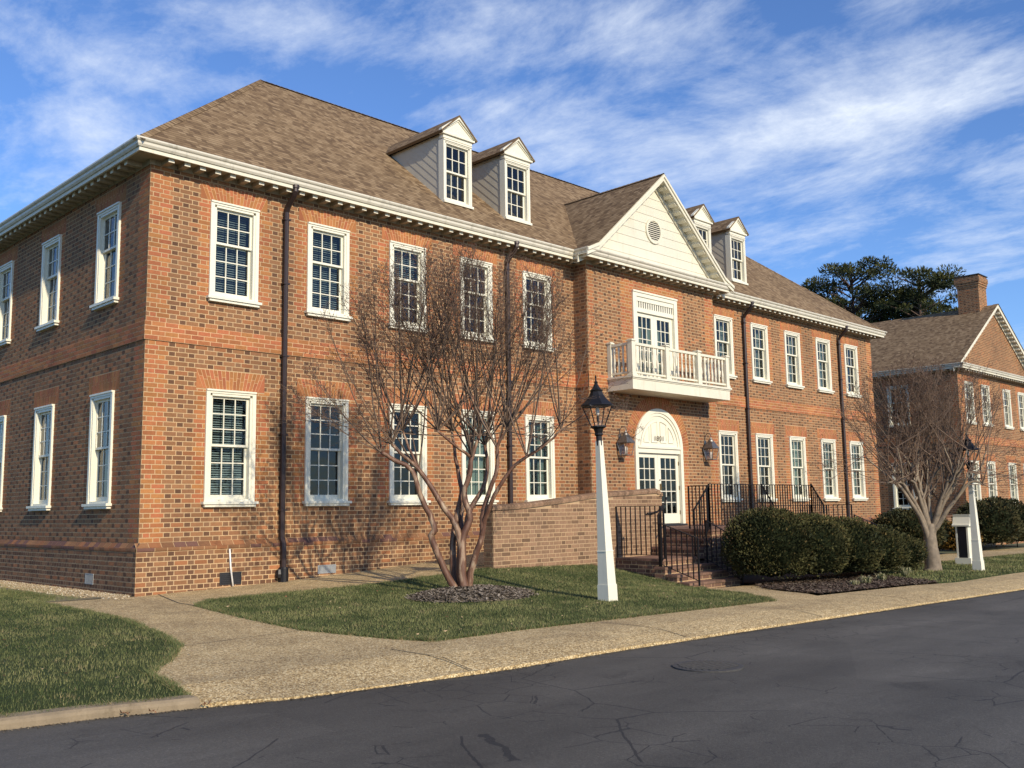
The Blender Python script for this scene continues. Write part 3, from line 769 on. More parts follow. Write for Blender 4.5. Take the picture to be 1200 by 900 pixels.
def place_window(key, parent, loc, rot=0, dress=(), label=None):
    k, d = KITS[key]
    w = put('window', d['frame'], parent, loc, rot, Matrix.Translation(-Vector(parent.location)))
    if label: w['label'] = label
    put('sill', d['sill'], w); put('sash', d['up'], w); put('pane', d['g1'], w); put('sash', d['lo'], w); put('pane', d['g2'], w)
    for q in dress:
        put({'blind': 'blind', 'blind_half': 'blind'}.get(q, 'curtain'), d[q], w)
    return w

# ------------------------------------------------------------------ sweeps along the eaves
def sweep(mb, path, prof, caps=True, closed_prof=True):
    n = len(path); rows = []
    for i in range(n):
        nrm = []
        if i > 0: d = Vector(path[i]) - Vector(path[i - 1]); d.normalize(); nrm.append(Vector((d.y, -d.x)))
        if i < n - 1: d = Vector(path[i + 1]) - Vector(path[i]); d.normalize(); nrm.append(Vector((d.y, -d.x)))
        if len(nrm) == 2 and abs(nrm[0].dot(nrm[1])) < .1: off = nrm[0] + nrm[1]
        else: off = nrm[0]
        rows.append([(path[i][0] + off.x * o, path[i][1] + off.y * o, z) for o, z in prof])
    m = len(prof)
    for a, b in zip(rows, rows[1:]):
        for j in range(m if closed_prof else m - 1): mb.face([a[j], a[(j + 1) % m], b[(j + 1) % m], b[j]])
    if caps: mb.face(list(reversed(rows[0]))); mb.face(rows[-1])
def blocks(mb, path, o0, o1, z0, z1, w, sp, start=.16):
    for a, b in zip(path, path[1:]):
        a, b = Vector(a), Vector(b); L = (b - a).length; d = (b - a) / L; nr = Vector((d.y, -d.x)); t = start
        while t < L - .05:
            p = a + d * t
            c = [p - d * w / 2 + nr * o0, p + d * w / 2 + nr * o0, p + d * w / 2 + nr * o1, p - d * w / 2 + nr * o1]
            mb.hexa([(q.x, q.y, z0) for q in c] + [(q.x, q.y, z1) for q in c]); t += sp
def eaves(parent, path, dz=0.0, blk=True):
    mb = MB(); Z = lambda P: [(o, z + dz) for o, z in P]
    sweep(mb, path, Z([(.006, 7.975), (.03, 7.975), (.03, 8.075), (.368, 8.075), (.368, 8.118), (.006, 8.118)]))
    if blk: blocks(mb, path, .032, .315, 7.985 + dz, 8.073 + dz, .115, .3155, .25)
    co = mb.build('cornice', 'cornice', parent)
    fb = MB(); sweep(fb, path, Z([(.370, 8.045), (.405, 8.045), (.405, 8.118), (.370, 8.118)]))
    if blk: blocks(fb, path, .3165, .328, 7.985 + dz, 8.073 + dz, .115, .3155, .25)  # block fronts in pale cream as sunlit, their sides in the shade-darkened paint
    fb.build('fascia', 'cream', co)
    gt = MB(); sweep(gt, path, Z([(.38, 8.12), (.43, 8.12), (.455, 8.16), (.458, 8.205), (.485, 8.225), (.50, 8.25), (.50, 8.278), (.485, 8.278), (.485, 8.262), (.38, 8.262)]))
    gt.build('gutter', 'gutter', parent)

def roofface(mb, pts, along, z_eave):
    P = [Vector(p) for p in pts]; n = (P[1] - P[0]).cross(P[2] - P[0]).normalized()
    if n.z < 0: P.reverse(); n = -n
    a = Vector(along).normalized(); up = n.cross(a).normalized()
    if up.z < 0: up = -up
    mb.face(P, uv=[(p.dot(a), (p - P[0]).dot(up) + (P[0].z - z_eave) / max(.1, up.z)) for p in P])

# ================================================================== BUILDING 1
LEN, DEP = 29.69, 10.7
PX0, PX1, PY = 11.86, 17.83, -.48
B1 = empty('brick_office_building', (14.8, 5, 0), 'long two storey red brick office building with four dormers, white balcony and arched cream door', 'building')
win_x = [1.218, 3.425, 5.59, 7.725, 9.875, 18.555, 20.73, 22.92, 25.145, 27.355]
ZT, ZU = 1.59, 5.537
def openings(xs, dz=0.0, w=WW): return [(x + .03, x + w - .03, ZT + .04 + dz, 3.833 - .02 + dz) for x in xs] + [(x + .03, x + w - .03, ZU + .04 + dz, 7.548 - .02 + dz) for x in xs]
def rub_zones(xs, dz=0.0):
    r = []
    for x in xs:
        r += [(x - .20, x + WW + .20, ZT + .07 + dz, 3.84 + dz), (x - .20, x + WW + .20, ZU + .07 + dz, 7.55 + dz)]
    return r
STR0, STR1 = 4.654, 4.654 + 4 * CH
wmb = MB()
def facade(mb, xf, u0, u1, xs, qL=True, qR=True, extra_holes=(), extra_rub=(), skip=(), dz=0.0, phase=0.0, ztop=7.979, arches=True, zbase=-.6, AR=((3.833, .37), (7.548, .335))):
    holes = openings(xs, dz) + list(extra_holes)
    rub = rub_zones(xs, dz) + list(extra_rub)
    if qL: rub.append((u0, u0 + .36, .962 + dz, ztop + dz))
    if qR: rub.append((u1 - .36, u1, .962 + dz, ztop + dz))
    sk = list(skip)
    for x in xs:
        for z, h in AR: sk.append((x - .2, x + WW + .2, z - .02 + dz, z + h + dz))
    wall(mb, u0, u1, .962 + dz, ztop + dz, holes, rub, xf, row0=.962 + dz, skip=sk + [(u0 - 1, u1 + 1, STR0 + dz, STR1 + dz)], phase=phase)
    for x in xs:
        for z, h in AR: jack_arch(mb, x, x + WW, z + dz, h, xf)
    # projecting string course of rubbed brick
    T = lambda u, y, z: tuple(xf @ Vector((u, y, z)))
    z0, z1 = STR0 + dz, STR1 + dz; P = .028; a0, a1 = u0 - (P if qL else 0), u1 + (P if qR else 0)
    mb.face([T(a0, -P, z0), T(a1, -P, z0), T(a1, -P, z1), T(a0, -P, z1)], (.56, .35, .19))
    mb.face([T(a0, -P, z0), T(a0, 0.0, z0), T(a1, 0.0, z0), T(a1, -P, z0)], (.3, .16, .09)); mb.face([T(a0, -P, z1), T(a1, -P, z1), T(a1, 0.0, z1), T(a0, 0.0, z1)], (.3, .16, .09))
    wall_rows = MB()
    for k in range(4):
        u = a0 + (.13 if k % 2 else 0) - .26
        while u < a1:
            c0, c1 = max(a0 + .002, u + JT / 2), min(a1 - .002, u + .26 - JT / 2)
            if c1 - c0 > .02: mb.face([T(c0, -P - .004, z0 + k * CH + JT / 2), T(c1, -P - .004, z0 + k * CH + JT / 2), T(c1, -P - .004, z0 + (k + 1) * CH - JT / 2), T(c0, -P - .004, z0 + (k + 1) * CH - JT / 2)], brick_c('s', True))
            u += .26
    # water table: plinth face and moulded cap
    e0, e1 = u0 - (.07 if qL else 0), u1 + (.07 if qR else 0)
    xp = xf @ Matrix.Translation((0, -.07, 0))
    wall(mb, e0, e1, zbase + dz, .80 + dz, [], [], xp, row0=.80 + dz, headers_only=lambda k: k % 2 == 0, phase=.06)
    prof = [(.0, .962), (-.004, .955), (-.062, .885), (-.085, .872), (-.088, .845), (-.086, .815), (-.07, .80)]
    n = int((e1 - e0) / .235); 
    for i in range(n):
        ua, ub = e0 + (e1 - e0) * i / n, e0 + (e1 - e0) * (i + 1) / n
        for half, (pa, pb, sh) in enumerate(((0, 3, 0.0), (3, 6, .1))):
            col = brick_c('s', False) if random.random() < .7 else (.16, .08, .06); col = tuple(c * .9 for c in col)
            for q in range(pa, pb):
                y0, za = prof[q]; y1, zb = prof[q + 1]
                A = ua + sh if i else ua; B = ub + sh if i < n - 1 else ub
                mb.face([T(A + .006, y1, zb + dz), T(B - .006, y1, zb + dz), T(B - .006, y0, za + dz), T(A + .006, y0, za + dz)], col)
    for q in range(6):
        y0, za = prof[q]; y1, zb = prof[q + 1]
        mb.face([T(e0, y1 + .005, zb + dz - .003), T(e1, y1 + .005, zb + dz - .003), T(e1, y0 + .005, za + dz - .003), T(e0, y0 + .005, za + dz - .003)], MORT)
facade(wmb, XF(0, 0, 0), 0, PX0, [x for x in win_x if x < 11], True, False)
facade(wmb, XF(0, 0, 0), PX1, LEN, [x for x in win_x if x > 12], False, True)
side_v = [1.25, 4.30, 7.31]      # windows along the flank, near edge y
facade(wmb, XF(0, DEP, -90), 0, DEP, [DEP - (v + WW) for v in side_v], False, True, phase=.1)
# projection: front with door arch and balcony door
DX0, DX1, DCX = 13.68, 15.90, 14.79; SPR = 3.13; AR_R = 1.11
door_hole = (DX0 + .1, DX1 - .1, .92, SPR)
bal_hole = (13.84, 15.84, 4.87, 7.50)
pf = XF(0, PY, 0)
skipz = [(DX0 - .02, DX1 + .02, SPR, SPR + AR_R + .0)]
facade(wmb, pf, PX0, PX1, [], True, True, [door_hole, bal_hole], [(DX0 - .30, DX1 + .30, .962, SPR), (13.79 - .42, 15.88 + .42, 4.9, 7.979)], [], zbase=-.6)
# voussoirs round the door arch
def ring(mb, cx, cz, r0, r1, y, n, base):
    for i in range(n):
        t0, t1 = math.pi * i / n + .004, math.pi * (i + 1) / n - .004
        for a, b in ((r0, r0 + (r1 - r0) * (.5 if i % 2 else .66) - .004), (r0 + (r1 - r0) * (.5 if i % 2 else .66) + .004, r1)):
            mb.face([(cx + a * math.cos(t0), y - .004, cz + a * math.sin(t0)), (cx + a * math.cos(t1), y - .004, cz + a * math.sin(t1)), (cx + b * math.cos(t1), y - .004, cz + b * math.sin(t1)), (cx + b * math.cos(t0), y - .004, cz + b * math.sin(t0))][::-1], brick_c('s', True))
    N = 40
    for i in range(N):
        t0, t1 = math.pi * i / N, math.pi * (i + 1) / N
        mb.face([(cx + r0 * math.cos(t0), y, cz + r0 * math.sin(t0)), (cx + r0 * math.cos(t1), y, cz + r0 * math.sin(t1)), (cx + r1 * math.cos(t1), y, cz + r1 * math.sin(t1)), (cx + r1 * math.cos(t0), y, cz + r1 * math.sin(t0))][::-1], (.56, .35, .19))
ring(wmb, DCX, SPR, AR_R - .02, AR_R + .36, PY - .008, 52, None)
# flanks of the projection
def small_flank(mb, xf, u1):
    facade(mb, xf, 0, u1, [], False, False)
small_flank(wmb, XF(PX0, 0, -90), .48)
small_flank(wmb, XF(PX1, PY, 90), .48)
# rear and right walls, plain
for P in ([(LEN, 0, -1), (LEN, DEP, -1), (LEN, DEP, 8.1), (LEN, 0, 8.1)], [(LEN, DEP, -1), (0, DEP, -1), (0, DEP, 8.1), (LEN, DEP, 8.1)]): wmb.face(P, (.2, .12, .075))
wmb.face([(0, DEP, .96), (0, 0, .96), (0, 0, .97), (0, DEP, .97)], MORT)
wmb.build('wall', 'brick', B1)
# interior floors
ib = MB(); ib.box(.25, LEN - .25, .3, DEP - .3, 4.3, 4.5); ib.box(.25, LEN - .25, .3, DEP - .3, .6, .9); ib.box(.25, LEN - .25, .3, DEP - .3, 7.85, 7.95)
for xx in (4.9, 9.3, 13.2, 16.4, 20.2, 24.7): ib.box(xx, xx + .12, .3, DEP - .3, .9, 7.85)
ib.box(.25, LEN - .25, 5.2, 5.35, .9, 7.85)
ib.build('interior', 'interior', B1)
EP = [(0, DEP), (0, 0), (PX0, 0), (PX0, PY), (PX1, PY), (PX1, 0), (LEN, 0), (LEN, DEP)]
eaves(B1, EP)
# roof
SL = .832; ZE = 8.255; OV = .47
def rz(y): return ZE + SL * (y + OV)
AP = 5.35
rm = MB(); zr = rz(AP)
roofface(rm, [(-OV, -OV, ZE), (LEN + OV, -OV, ZE), (LEN - AP, AP, zr), (AP, AP, zr)], (1, 0, 0), ZE)
roofface(rm, [(-OV, DEP + OV, ZE), (LEN + OV, DEP + OV, ZE), (LEN - AP, AP, zr), (AP, AP, zr)], (1, 0, 0), ZE)
roofface(rm, [(-OV, -OV, ZE), (-OV, DEP + OV, ZE), (AP, AP, zr)], (0, 1, 0), ZE)
roofface(rm, [(LEN + OV, -OV, ZE), (LEN + OV, DEP + OV, ZE), (LEN - AP, AP, zr)], (0, 1, 0), ZE)
# gable over the projection
PC = (PX0 + PX1) / 2; GH = (PX1 - PX0) / 2 + OV; GS = .815; GZ = ZE + GS * GH; GY = PY - .50
yb = (GZ - ZE) / SL - OV
FL = .45; flz = .13
for sg in (-1, 1):
    x1 = PC + sg * GH; xk = PC + sg * (GH - FL); zk = ZE + GS * FL * .62
    zr2 = zk + (GH - FL) * ((GZ - zk) / (GH - FL))
    roofface(rm, [(PC, GY, GZ), (PC, yb + .6, GZ), (xk, yb - .5, zk), (xk, GY, zk)], (0, 1, 0), ZE)
    roofface(rm, [(xk, GY, zk), (xk, 2.0, zk), (x1, 1.2, ZE + .02), (x1, GY, ZE + .02)], (0, 1, 0), ZE)
for a, b, w in (((-OV, -OV, ZE), (AP, AP, zr), .24), ((AP, AP, zr), (LEN - AP, AP, zr), .24), ((LEN + OV, -OV, ZE), (LEN - AP, AP, zr), .24), ((PC, GY, GZ), (PC, yb + .3, GZ), .22)):
    a, b = Vector(a), Vector(b); n = int((b - a).length / .16); d = (b - a) / n; sx = d.cross(Vector((0, 0, 1))).normalized() * w / 2
    for i in range(n):
        p, q = a + d * i, a + d * (i + 1.25); drop = Vector((0, 0, -.075)); lift = Vector((0, 0, .012)); t2 = Vector((0, 0, .022))
        uvo = rnd(0, 50)
        for sgn in (-1, 1):
            pts = [p + t2, q + lift, q + lift + sx * sgn + drop, p + t2 + sx * sgn + drop]
            rm.face(pts if sgn < 0 else pts[::-1], uv=[(uvo, .05), (uvo + .1, .05), (uvo + .1, .1), (uvo, .1)])
rm.build('roof', 'shingle', B1)
# pediment
pm = MB(); TY = PY - .09
def glim(z, inset=0.0):
    if z < ZE + GS * FL * .62: h = GH - .45
    else: h = (GZ - z) / ((GZ - (ZE + GS * FL * .62)) / (GH - FL))
    h = max(0, h - inset); return PC - h, PC + h
z = ZE + .01; k = 0
while z < GZ - .12:
    z1 = min(z + .265, GZ - .05); a0, a1 = glim(z, .10); b0, b1 = glim(z1, .10)
    pm.face([(a0, TY - .014, z), (a1, TY - .014, z), (b1, TY - .002, z1), (b0, TY - .002, z1)])
    pm.face([(a0, TY, z), (a1, TY, z), (a1, TY - .014, z), (a0, TY - .014, z)])
    z = z1
ped = pm.build('pediment', 'siding', B1)
lm = MB(); lm.face([(PX0 - .48, GY + .02, 8.268), (PX1 + .48, GY + .02, 8.268), (PX1 + .48, TY + .1, 8.30), (PX0 - .48, TY + .1, 8.30)])
def rake(mb, sg, zoff, y0, y1, th, drop):
    xk = PC + sg * (GH - FL); zk = ZE + GS * FL * .62; pts = [(PC + sg * (GH + .02), ZE + .02), (xk, zk), (PC, GZ)]
    for (xa, za), (xb, zb) in zip(pts, pts[1:]):
        P = [(xa, y0, za + zoff - th), (xa, y1, za + zoff - th), (xb, y1, zb + zoff - th), (xb, y0, zb + zoff - th), (xa, y0, za + zoff), (xa, y1, za + zoff), (xb, y1, zb + zoff), (xb, y0, zb + zoff)]
        mb.hexa(P)
rk = MB()
for sg in (-1, 1):
    rake(rk, sg, -.012, GY + .015, GY + .055, .20, 0); rake(rk, sg, -.02, GY - .02, GY + .014, .085, 0)
    rake(rk, sg, -.15, GY + .056, TY - .03, .02, 0); rake(rk, sg, -.14, TY - .06, TY - .02, .22, 0)
    xk = PC + sg * (GH - FL); zk = ZE + GS * FL * .62; L = math.hypot(GH - FL, GZ - zk); n = int(L / .29)
    for i in range(1, n):
        t = (i + .3) / n; x = xk + (PC - xk) * t; zz = zk + (GZ - zk) * t - .17; ddx = (PC - xk) / L * .055; ddz = (GZ - zk) / L * .055
        P = [(x - ddx, GY + .07, zz - ddz - .085), (x + ddx, GY + .07, zz + ddz - .085), (x + ddx, TY - .06, zz + ddz - .085), (x - ddx, TY - .06, zz - ddz - .085),
             (x - ddx, GY + .07, zz - ddz), (x + ddx, GY + .07, zz + ddz), (x + ddx, TY - .06, zz + ddz), (x - ddx, TY - .06, zz - ddz)]
        rk.hexa(P)
rk.v += []
rk.build('rake_trim', 'cream', ped); lm.build('ledge', 'gutter', ped)
# round louvre
vm = MB(); vb = MB(); VC = (14.78, 9.42); N = 28
for i in range(N):
    t0, t1 = 2 * math.pi * i / N, 2 * math.pi * (i + 1) / N
    def P(r, t, y): return (VC[0] + r * math.cos(t), y, VC[1] + r * math.sin(t))
    vm.face([P(.30, t0, TY - .05), P(.30, t1, TY - .05), P(.38, t1, TY - .05), P(.38, t0, TY - .05)][::-1]); vm.face([P(.38, t0, TY - .05), P(.38, t1, TY - .05), P(.38, t1, TY), P(.38, t0, TY)][::-1]); vm.face([P(.30, t0, TY - .05), P(.30, t1, TY - .05), P(.30, t1, TY - .005), P(.30, t0, TY - .005)])
for i in range(10):
    z = VC[1] - .27 + i * .06; h = math.sqrt(max(0, .30 ** 2 - (z - VC[1]) ** 2))
    vm.face([(VC[0] - h, TY - .045, z - .018), (VC[0] + h, TY - .045, z - .018), (VC[0] + h, TY - .025, z + .014), (VC[0] - h, TY - .025, z + .014)])
vb.face([(VC[0] + .30 * math.cos(-2 * math.pi * i / N), TY - .024, VC[1] + .30 * math.sin(-2 * math.pi * i / N)) for i in range(N)])
v = vm.build('louvre', 'cream', ped); vb.build('louvre_back', 'black_plain', ped)

# dormers
def dormer(cx, parent, yf=.44, w=.94, zt=10.665, za=11.29):
    x0, x1 = cx - w / 2, cx + w / 2; zb = rz(yf) - .05
    body = MB()
    yb_ = (zt - ZE) / SL - OV
    for xs, sg in ((x0 + .02, -1), (x1 - .02, 1)):
        # lapped cheek boards, parallel with the roof slope
        n = 8; Lh = zt + .10 - rz(yf)
        for i in range(n):
            c0, c1 = Lh * i / n, Lh * (i + 1) / n      # heights above roof line at the face
            def ln(c, xx): # line parallel to the roof slope, from face back to top edge
                yy = yf + .02 + (Lh - c) / SL
                return (xx, yf + .02, rz(yf) + c), (xx, yy, zt + .10)
            A0, A1 = ln(c0, xs + sg * .008); B0, B1 = ln(c1, xs + sg * .0)
            q = [A0, A1, B1, B0]; body.face(q if sg > 0 else q[::-1])
            C0, C1 = ln(c0, xs); body.face([C0, C1, A1, A0] if sg > 0 else [A0, A1, C1, C0])
    db = body.build('dormer', 'siding_grey', parent)
    k, d = KITS['dormer']
    wf = put('window_frame', d['frame'], db, (x0, yf, zb + .02)); put('sill', d['sill'], db, (x0, yf, zb + .02))
    put('sash', d['up'], db, (x0, yf, zb + .02)); put('pane', d['g1'], db, (x0, yf, zb + .02)); put('sash', d['lo'], db, (x0, yf, zb + .02)); put('pane', d['g2'], db, (x0, yf, zb + .02))
    # room behind
    rb = MB(); rb.face([(x0 + .05, yf + .6, zb), (x1 - .05, yf + .6, zb), (x1 - .05, yf + .6, zt), (x0 + .05, yf + .6, zt)]); rb.build('interior', 'interior', db)
    hd = MB(); hw = w / 2 + .075
    hd.box(x0 - .01, x1 + .01, yf - .05, yf + .1, zt - .02, zt + .07); hd.box(x0 - .07, x1 + .07, yf - .10, yf + .05, zt + .07, zt + .12)
    # small pediment
    zc = zt + .12; hg = w / 2 + .06; gs = (za - zc) / hg
    hd.face([(cx - hg, yf - .05, zc), (cx + hg, yf - .05, zc), (cx, yf - .05, za - .02)])
    for sg in (-1, 1):
        for o, th, yy in ((0, .075, yf - .115), (.09, .035, yf - .075)):
            a = Vector((cx + sg * (hg + .05 - o), yy, zc - .0 + (o * .3))); b = Vector((cx, yy, za - o))
            hd.hexa([(a.x, yy, a.z), (a.x, yf, a.z), (b.x, yf, b.z - th), (b.x, yy, b.z - th), (a.x, yy, a.z + th * .9), (a.x, yf, a.z + th * .9), (b.x, yf, b.z), (b.x, yy, b.z)])
    hd.build('head_trim', 'cream_clean', db)
    rf = MB(); ybk = (za - ZE) / SL - OV; zl = zc - .02
    for sg in (-1, 1):
        xe = cx + sg * (hg + .075); ybe = (zl - ZE) / SL - OV
        roofface(rf, [(cx, yf - .14, za + .03), (cx, ybk + .1, za + .03), (xe, ybe + .1, zl + .02), (xe, yf - .14, zl + .02)], (0, 1, 0), zl)
        rf.face([(xe, yf - .14, zl + .02), (xe, ybe + .1, zl + .02), (xe - sg * .05, ybe + .1, zl - .03), (xe - sg * .05, yf - .14, zl - .03)], uv=[(0, .05)] * 4)
        rf.face([(cx, yf - .14, za + .03), (xe, yf - .14, zl + .02), (xe - sg * .02, yf - .135, zl - .01), (cx, yf - .135, za - .01)], uv=[(0, .05)] * 4)
    rf.build('dormer_roof', 'shingle', db)
for cx in (8.06, 10.18, 18.78, 20.87): dormer(cx, B1)

# windows with their dressings
dress_t = [('blind',), (), (), ('curtain',), ('curtain_l', 'curtain_r'), (), ('curtain_l',), ('curtain',), ('curtain_l', 'curtain_r'), ('curtain_l', 'curtain_r')]
dress_u = [('blind',), ('blind',), ('blind_half',), (), (), ('curtain_r',), ('curtain_l', 'curtain_r'), ('curtain_l', 'curtain_r'), ('curtain_r',), ('curtain_l',)]
for i, x in enumerate(win_x):
    place_window('tall', B1, (x, 0, ZT), 0, dress_t[i]); place_window('upper', B1, (x, 0, ZU), 0, dress_u[i])
for i, v in enumerate(side_v):
    place_window('tall', B1, (0, v + WW, ZT), -90, [('curtain_l',), ('curtain_l',), ()][i]); place_window('upper', B1, (0, v + WW, ZU), -90, [('curtain_l',), ('curtain',), ()][i])

# glazed doors
def leaf(parent, x0, x1, z0, z1, y, cols, rows, gz0, gm=.13, nm='door_leaf', top=.12):
    mb = MB(); a, b = x0 + gm, x1 - gm; c, d = z0 + gz0, z1 - top; T = .045
    mb.box(x0, a, y, y + T, z0, z1); mb.box(b, x1, y, y + T, z0, z1); mb.box(a, b, y, y + T, z0, c); mb.box(a, b, y, y + T, d, z1)
    for i in range(1, cols): xx = a + (b - a) * i / cols; mb.box(xx - .011, xx + .011, y + .006, y + T - .004, c, d)
    for j in range(1, rows):
        zz = c + (d - c) * j / rows
        for i in range(cols): mb.box(a + (b - a) * i / cols + .011, a + (b - a) * (i + 1) / cols - .011, y + .008, y + T - .006, zz - .011, zz + .011)
    o = mb.build(nm, 'cream_clean', parent)
    g_ = MB(); g_.face([(a, y + .025, c), (b, y + .025, c), (b, y + .025, d), (a, y + .025, d)]); g_.build('pane', 'glass', parent)
    return o
ed = MB(); Y0 = PY - .06; N = 36
def arcpt(r, t, y): return (DCX + r * math.cos(t), y, SPR + r * math.sin(t))
for (r0, r1, ya) in ((.985, AR_R, Y0), (.90, .985, Y0 + .025), (0.82, .90, Y0 + .05)):
    for i in range(N):
        t0, t1 = math.pi * i / N, math.pi * (i + 1) / N
        ed.face([arcpt(r0, t0, ya), arcpt(r1, t0, ya), arcpt(r1, t1, ya), arcpt(r0, t1, ya)][::-1]); ed.face([arcpt(r1, t0, ya), arcpt(r1, t1, ya), arcpt(r1, t1, PY + .06), arcpt(r1, t0, PY + .06)][::-1]); ed.face([arcpt(r0, t0, ya), arcpt(r0, t1, ya), arcpt(r0, t1, PY + .06), arcpt(r0, t0, PY + .06)])
ed.face([arcpt(.82, math.pi * (1 - i / N), PY - .022) for i in range(N + 1)])
for x0, x1 in ((DX0, DX0 + .125), (DX1 - .125, DX1)): ed.box(x0, x1, Y0, PY + .12, .98, SPR)
ed.box(DX0 + .125, DX1 - .125, Y0 + .02, PY + .12, 2.97, 3.10); ed.box(DX0 + .1, DX1 - .1, Y0 - .02, PY + .1, 3.10, 3.16)
door = ed.build('entrance_door', 'cream_clean', B1)
# raised panels in the lunette
lp = MB()
def panel(xa, xb, zb):
    R_ = .74; n = 8; top = [(xb + (xa - xb) * i / n) for i in range(n + 1)]
    ztop = lambda x: SPR + math.sqrt(max(.001, R_ ** 2 - (x - DCX) ** 2))
    outer = [(xa, zb), (xb, zb)] + [(x, max(zb + .03, ztop(x))) for x in top]
    cx_ = sum(p[0] for p in outer) / len(outer); cz_ = sum(p[1] for p in outer) / len(outer)
    for (a, b) in zip(outer, outer[1:] + outer[:1]):
        L = math.dist(a, b)
        if L < .01: continue
        ia = (a[0] + (cx_ - a[0]) * .09, a[1] + (cz_ - a[1]) * .09); ibb = (b[0] + (cx_ - b[0]) * .09, b[1] + (cz_ - b[1]) * .09)
        lp.hexa([(a[0], PY - .048, a[1]), (b[0], PY - .048, b[1]), (b[0], PY - .022, b[1]), (a[0], PY - .022, a[1]), (ia[0], PY - .036, ia[1]), (ibb[0], PY - .036, ibb[1]), (ibb[0], PY - .022, ibb[1]), (ia[0], PY - .022, ia[1])])
for a, b in ((-.70, -.44), (-.36, -.06), (.06, .36), (.44, .70)): panel(DCX + a, DCX + b, SPR + .14)
lp.build('lunette_panel', 'cream_clean', door)
leaf(door, DX0 + .13, DCX - .003, 1.0, 2.965, PY + .04, 3, 5, .28)
leaf(door, DCX + .003, DX1 - .13, 1.0, 2.965, PY + .04, 3, 5, .28)
hb = MB(); hb.beam((DCX + .06, PY + .0, 1.93), (DCX + .06, PY - .0, 2.12), .05, .02); hb.beam((DCX + .06, PY - .02, 2.0), (DCX + .17, PY - .03, 2.0), .02, .02); hb.lathe(DCX + .06, PY + .02, [(.0, 2.2), (.025, 2.22), (.0, 2.25)], 8); hb.build('handle', 'silver', door)
for zz in (1.25, 1.95, 2.65):
    for xx in (DX0 + .13, DX1 - .13):
        q = MB(); q.box(xx - .012, xx + .012, PY + .02, PY + .04, zz, zz + .11); q.build('hinge', 'silver', door)
th = MB(); th.box(DX0 + .0, DX1 - .0, PY - .12, PY + .1, .93, .985); th.build('threshold', 'black_plain', door)
def text_obj(body, size, loc, mat, parent, name, ext=.006):
    cu = bpy.data.curves.new(name, 'FONT'); cu.body = body; cu.size = size; cu.extrude = ext; cu.align_x = 'CENTER'
    cu.space_character = 1.25
    o = bpy.data.objects.new(name, cu); COL.objects.link(o)
    dg = bpy.context.evaluated_depsgraph_get(); me = bpy.data.meshes.new_from_object(o.evaluated_get(dg))
    bpy.data.objects.remove(o); me.materials.clear(); me.materials.append(M[mat])
    ob = bpy.data.objects.new(name, me); COL.objects.link(ob); ob.location = loc; ob.rotation_euler = (R(90), 0, 0); ob.parent = parent
    return ob
for i_, ch in enumerate('1801'): text_obj(ch, .20, (DCX - .20 + i_ * .125, PY - .055, SPR + .19), 'number', door, 'house_number', .002)
# balcony door
bd = MB(); a, b = 13.79, 15.88
bd.box(a, a + .16, PY - .05, PY + .14, 4.87, 7.56); bd.box(b - .16, b, PY - .05, PY + .14, 4.87, 7.56); bd.box(a + .16, b - .16, PY - .05, PY + .14, 7.40, 7.56)
bd.box(a + .16, b - .16, PY - .02, PY + .1, 7.27, 7.40); bd.box(a + .16, b - .16, PY - .02, PY + .1, 6.96, 7.08); bd.box(a - .01, b + .01, PY - .075, PY - .05, 7.51, 7.56)
n = 17
for i in range(n + 1):
    x = a + .16 + (b - a - .32) * i / n; bd.box(x - .028, x + .028, PY + .0, PY + .03, 7.08, 7.27)
bdoor = bd.build('balcony_door', 'cream_clean', B1)
tb = MB(); tb.face([(a + .1, PY + .05, 7.06), (b - .1, PY + .05, 7.06), (b - .1, PY + .05, 7.3), (a + .1, PY + .05, 7.3)]); tb.build('transom_back', 'black_plain', bdoor)
mid = (a + b) / 2
leaf(bdoor, a + .165, mid - .003, 4.9, 6.955, PY + .04, 3, 5, .35, .14, top=.11); leaf(bdoor, mid + .003, b - .165, 4.9, 6.955, PY + .04, 3, 5, .35, .14, top=.11)
cm = MB(); cm.face([(a, PY + .45, 4.9), (b, PY + .45, 4.9), (b, PY + .45, 7), (a, PY + .45, 7)]); cm.build('curtain', 'curtain', bdoor)
# balcony
BX0, BX1, BY0 = 12.62, 17.24, -1.345
bm_ = MB(); bm_.box(BX0, BX1, BY0, PY - .008, 4.57, 4.88); bm_.box(BX0 - .05, BX1 + .05, BY0 - .05, PY - .008, 4.88, 4.935); bm_.box(BX0 - .02, BX1 + .02, BY0 - .02, PY - .01, 4.845, 4.879)
balc = bm_.build('balcony', 'cream', B1)
rail = MB(); ZB = 5.05; ZTOP = 5.80
def bal(x, y):
    q = MB(); q.lathe(x, y, [(.028, ZB), (.028, ZB + .12), (.020, ZB + .14), (.030, ZB + .19), (.036, ZB + .26), (.026, ZB + .36), (.018, ZB + .44), (.024, ZB + .47), (.018, ZB + .50), (.030, ZB + .56), (.030, ZTOP - .03)], 7)
    q.build('baluster', 'cream', balc, smooth=True)
posts = [(BX0 + .07, PY - .07), (BX0 + .07, BY0 + .07), (14.2, BY0 + .07), (15.72, BY0 + .07), (BX1 - .07, BY0 + .07), (BX1 - .07, PY - .07)]
for i, (x, y) in enumerate(posts):
    h = .075 if i in (1, 2, 3, 4) else .06
    q = MB(); q.box(x - h, x + h, y - h, y + h, 4.935, 5.86); q.box(x - h - .025, x + h + .025, y - h - .025, y + h + .025, 5.86, 5.89); q.box(x - h - .005, x + h + .005, y - h - .005, y + h + .005, 5.89, 5.91); q.box(x - h - .015, x + h + .015, y - h - .015, y + h + .015, 4.935, 5.01); q.build('post', 'cream', balc)
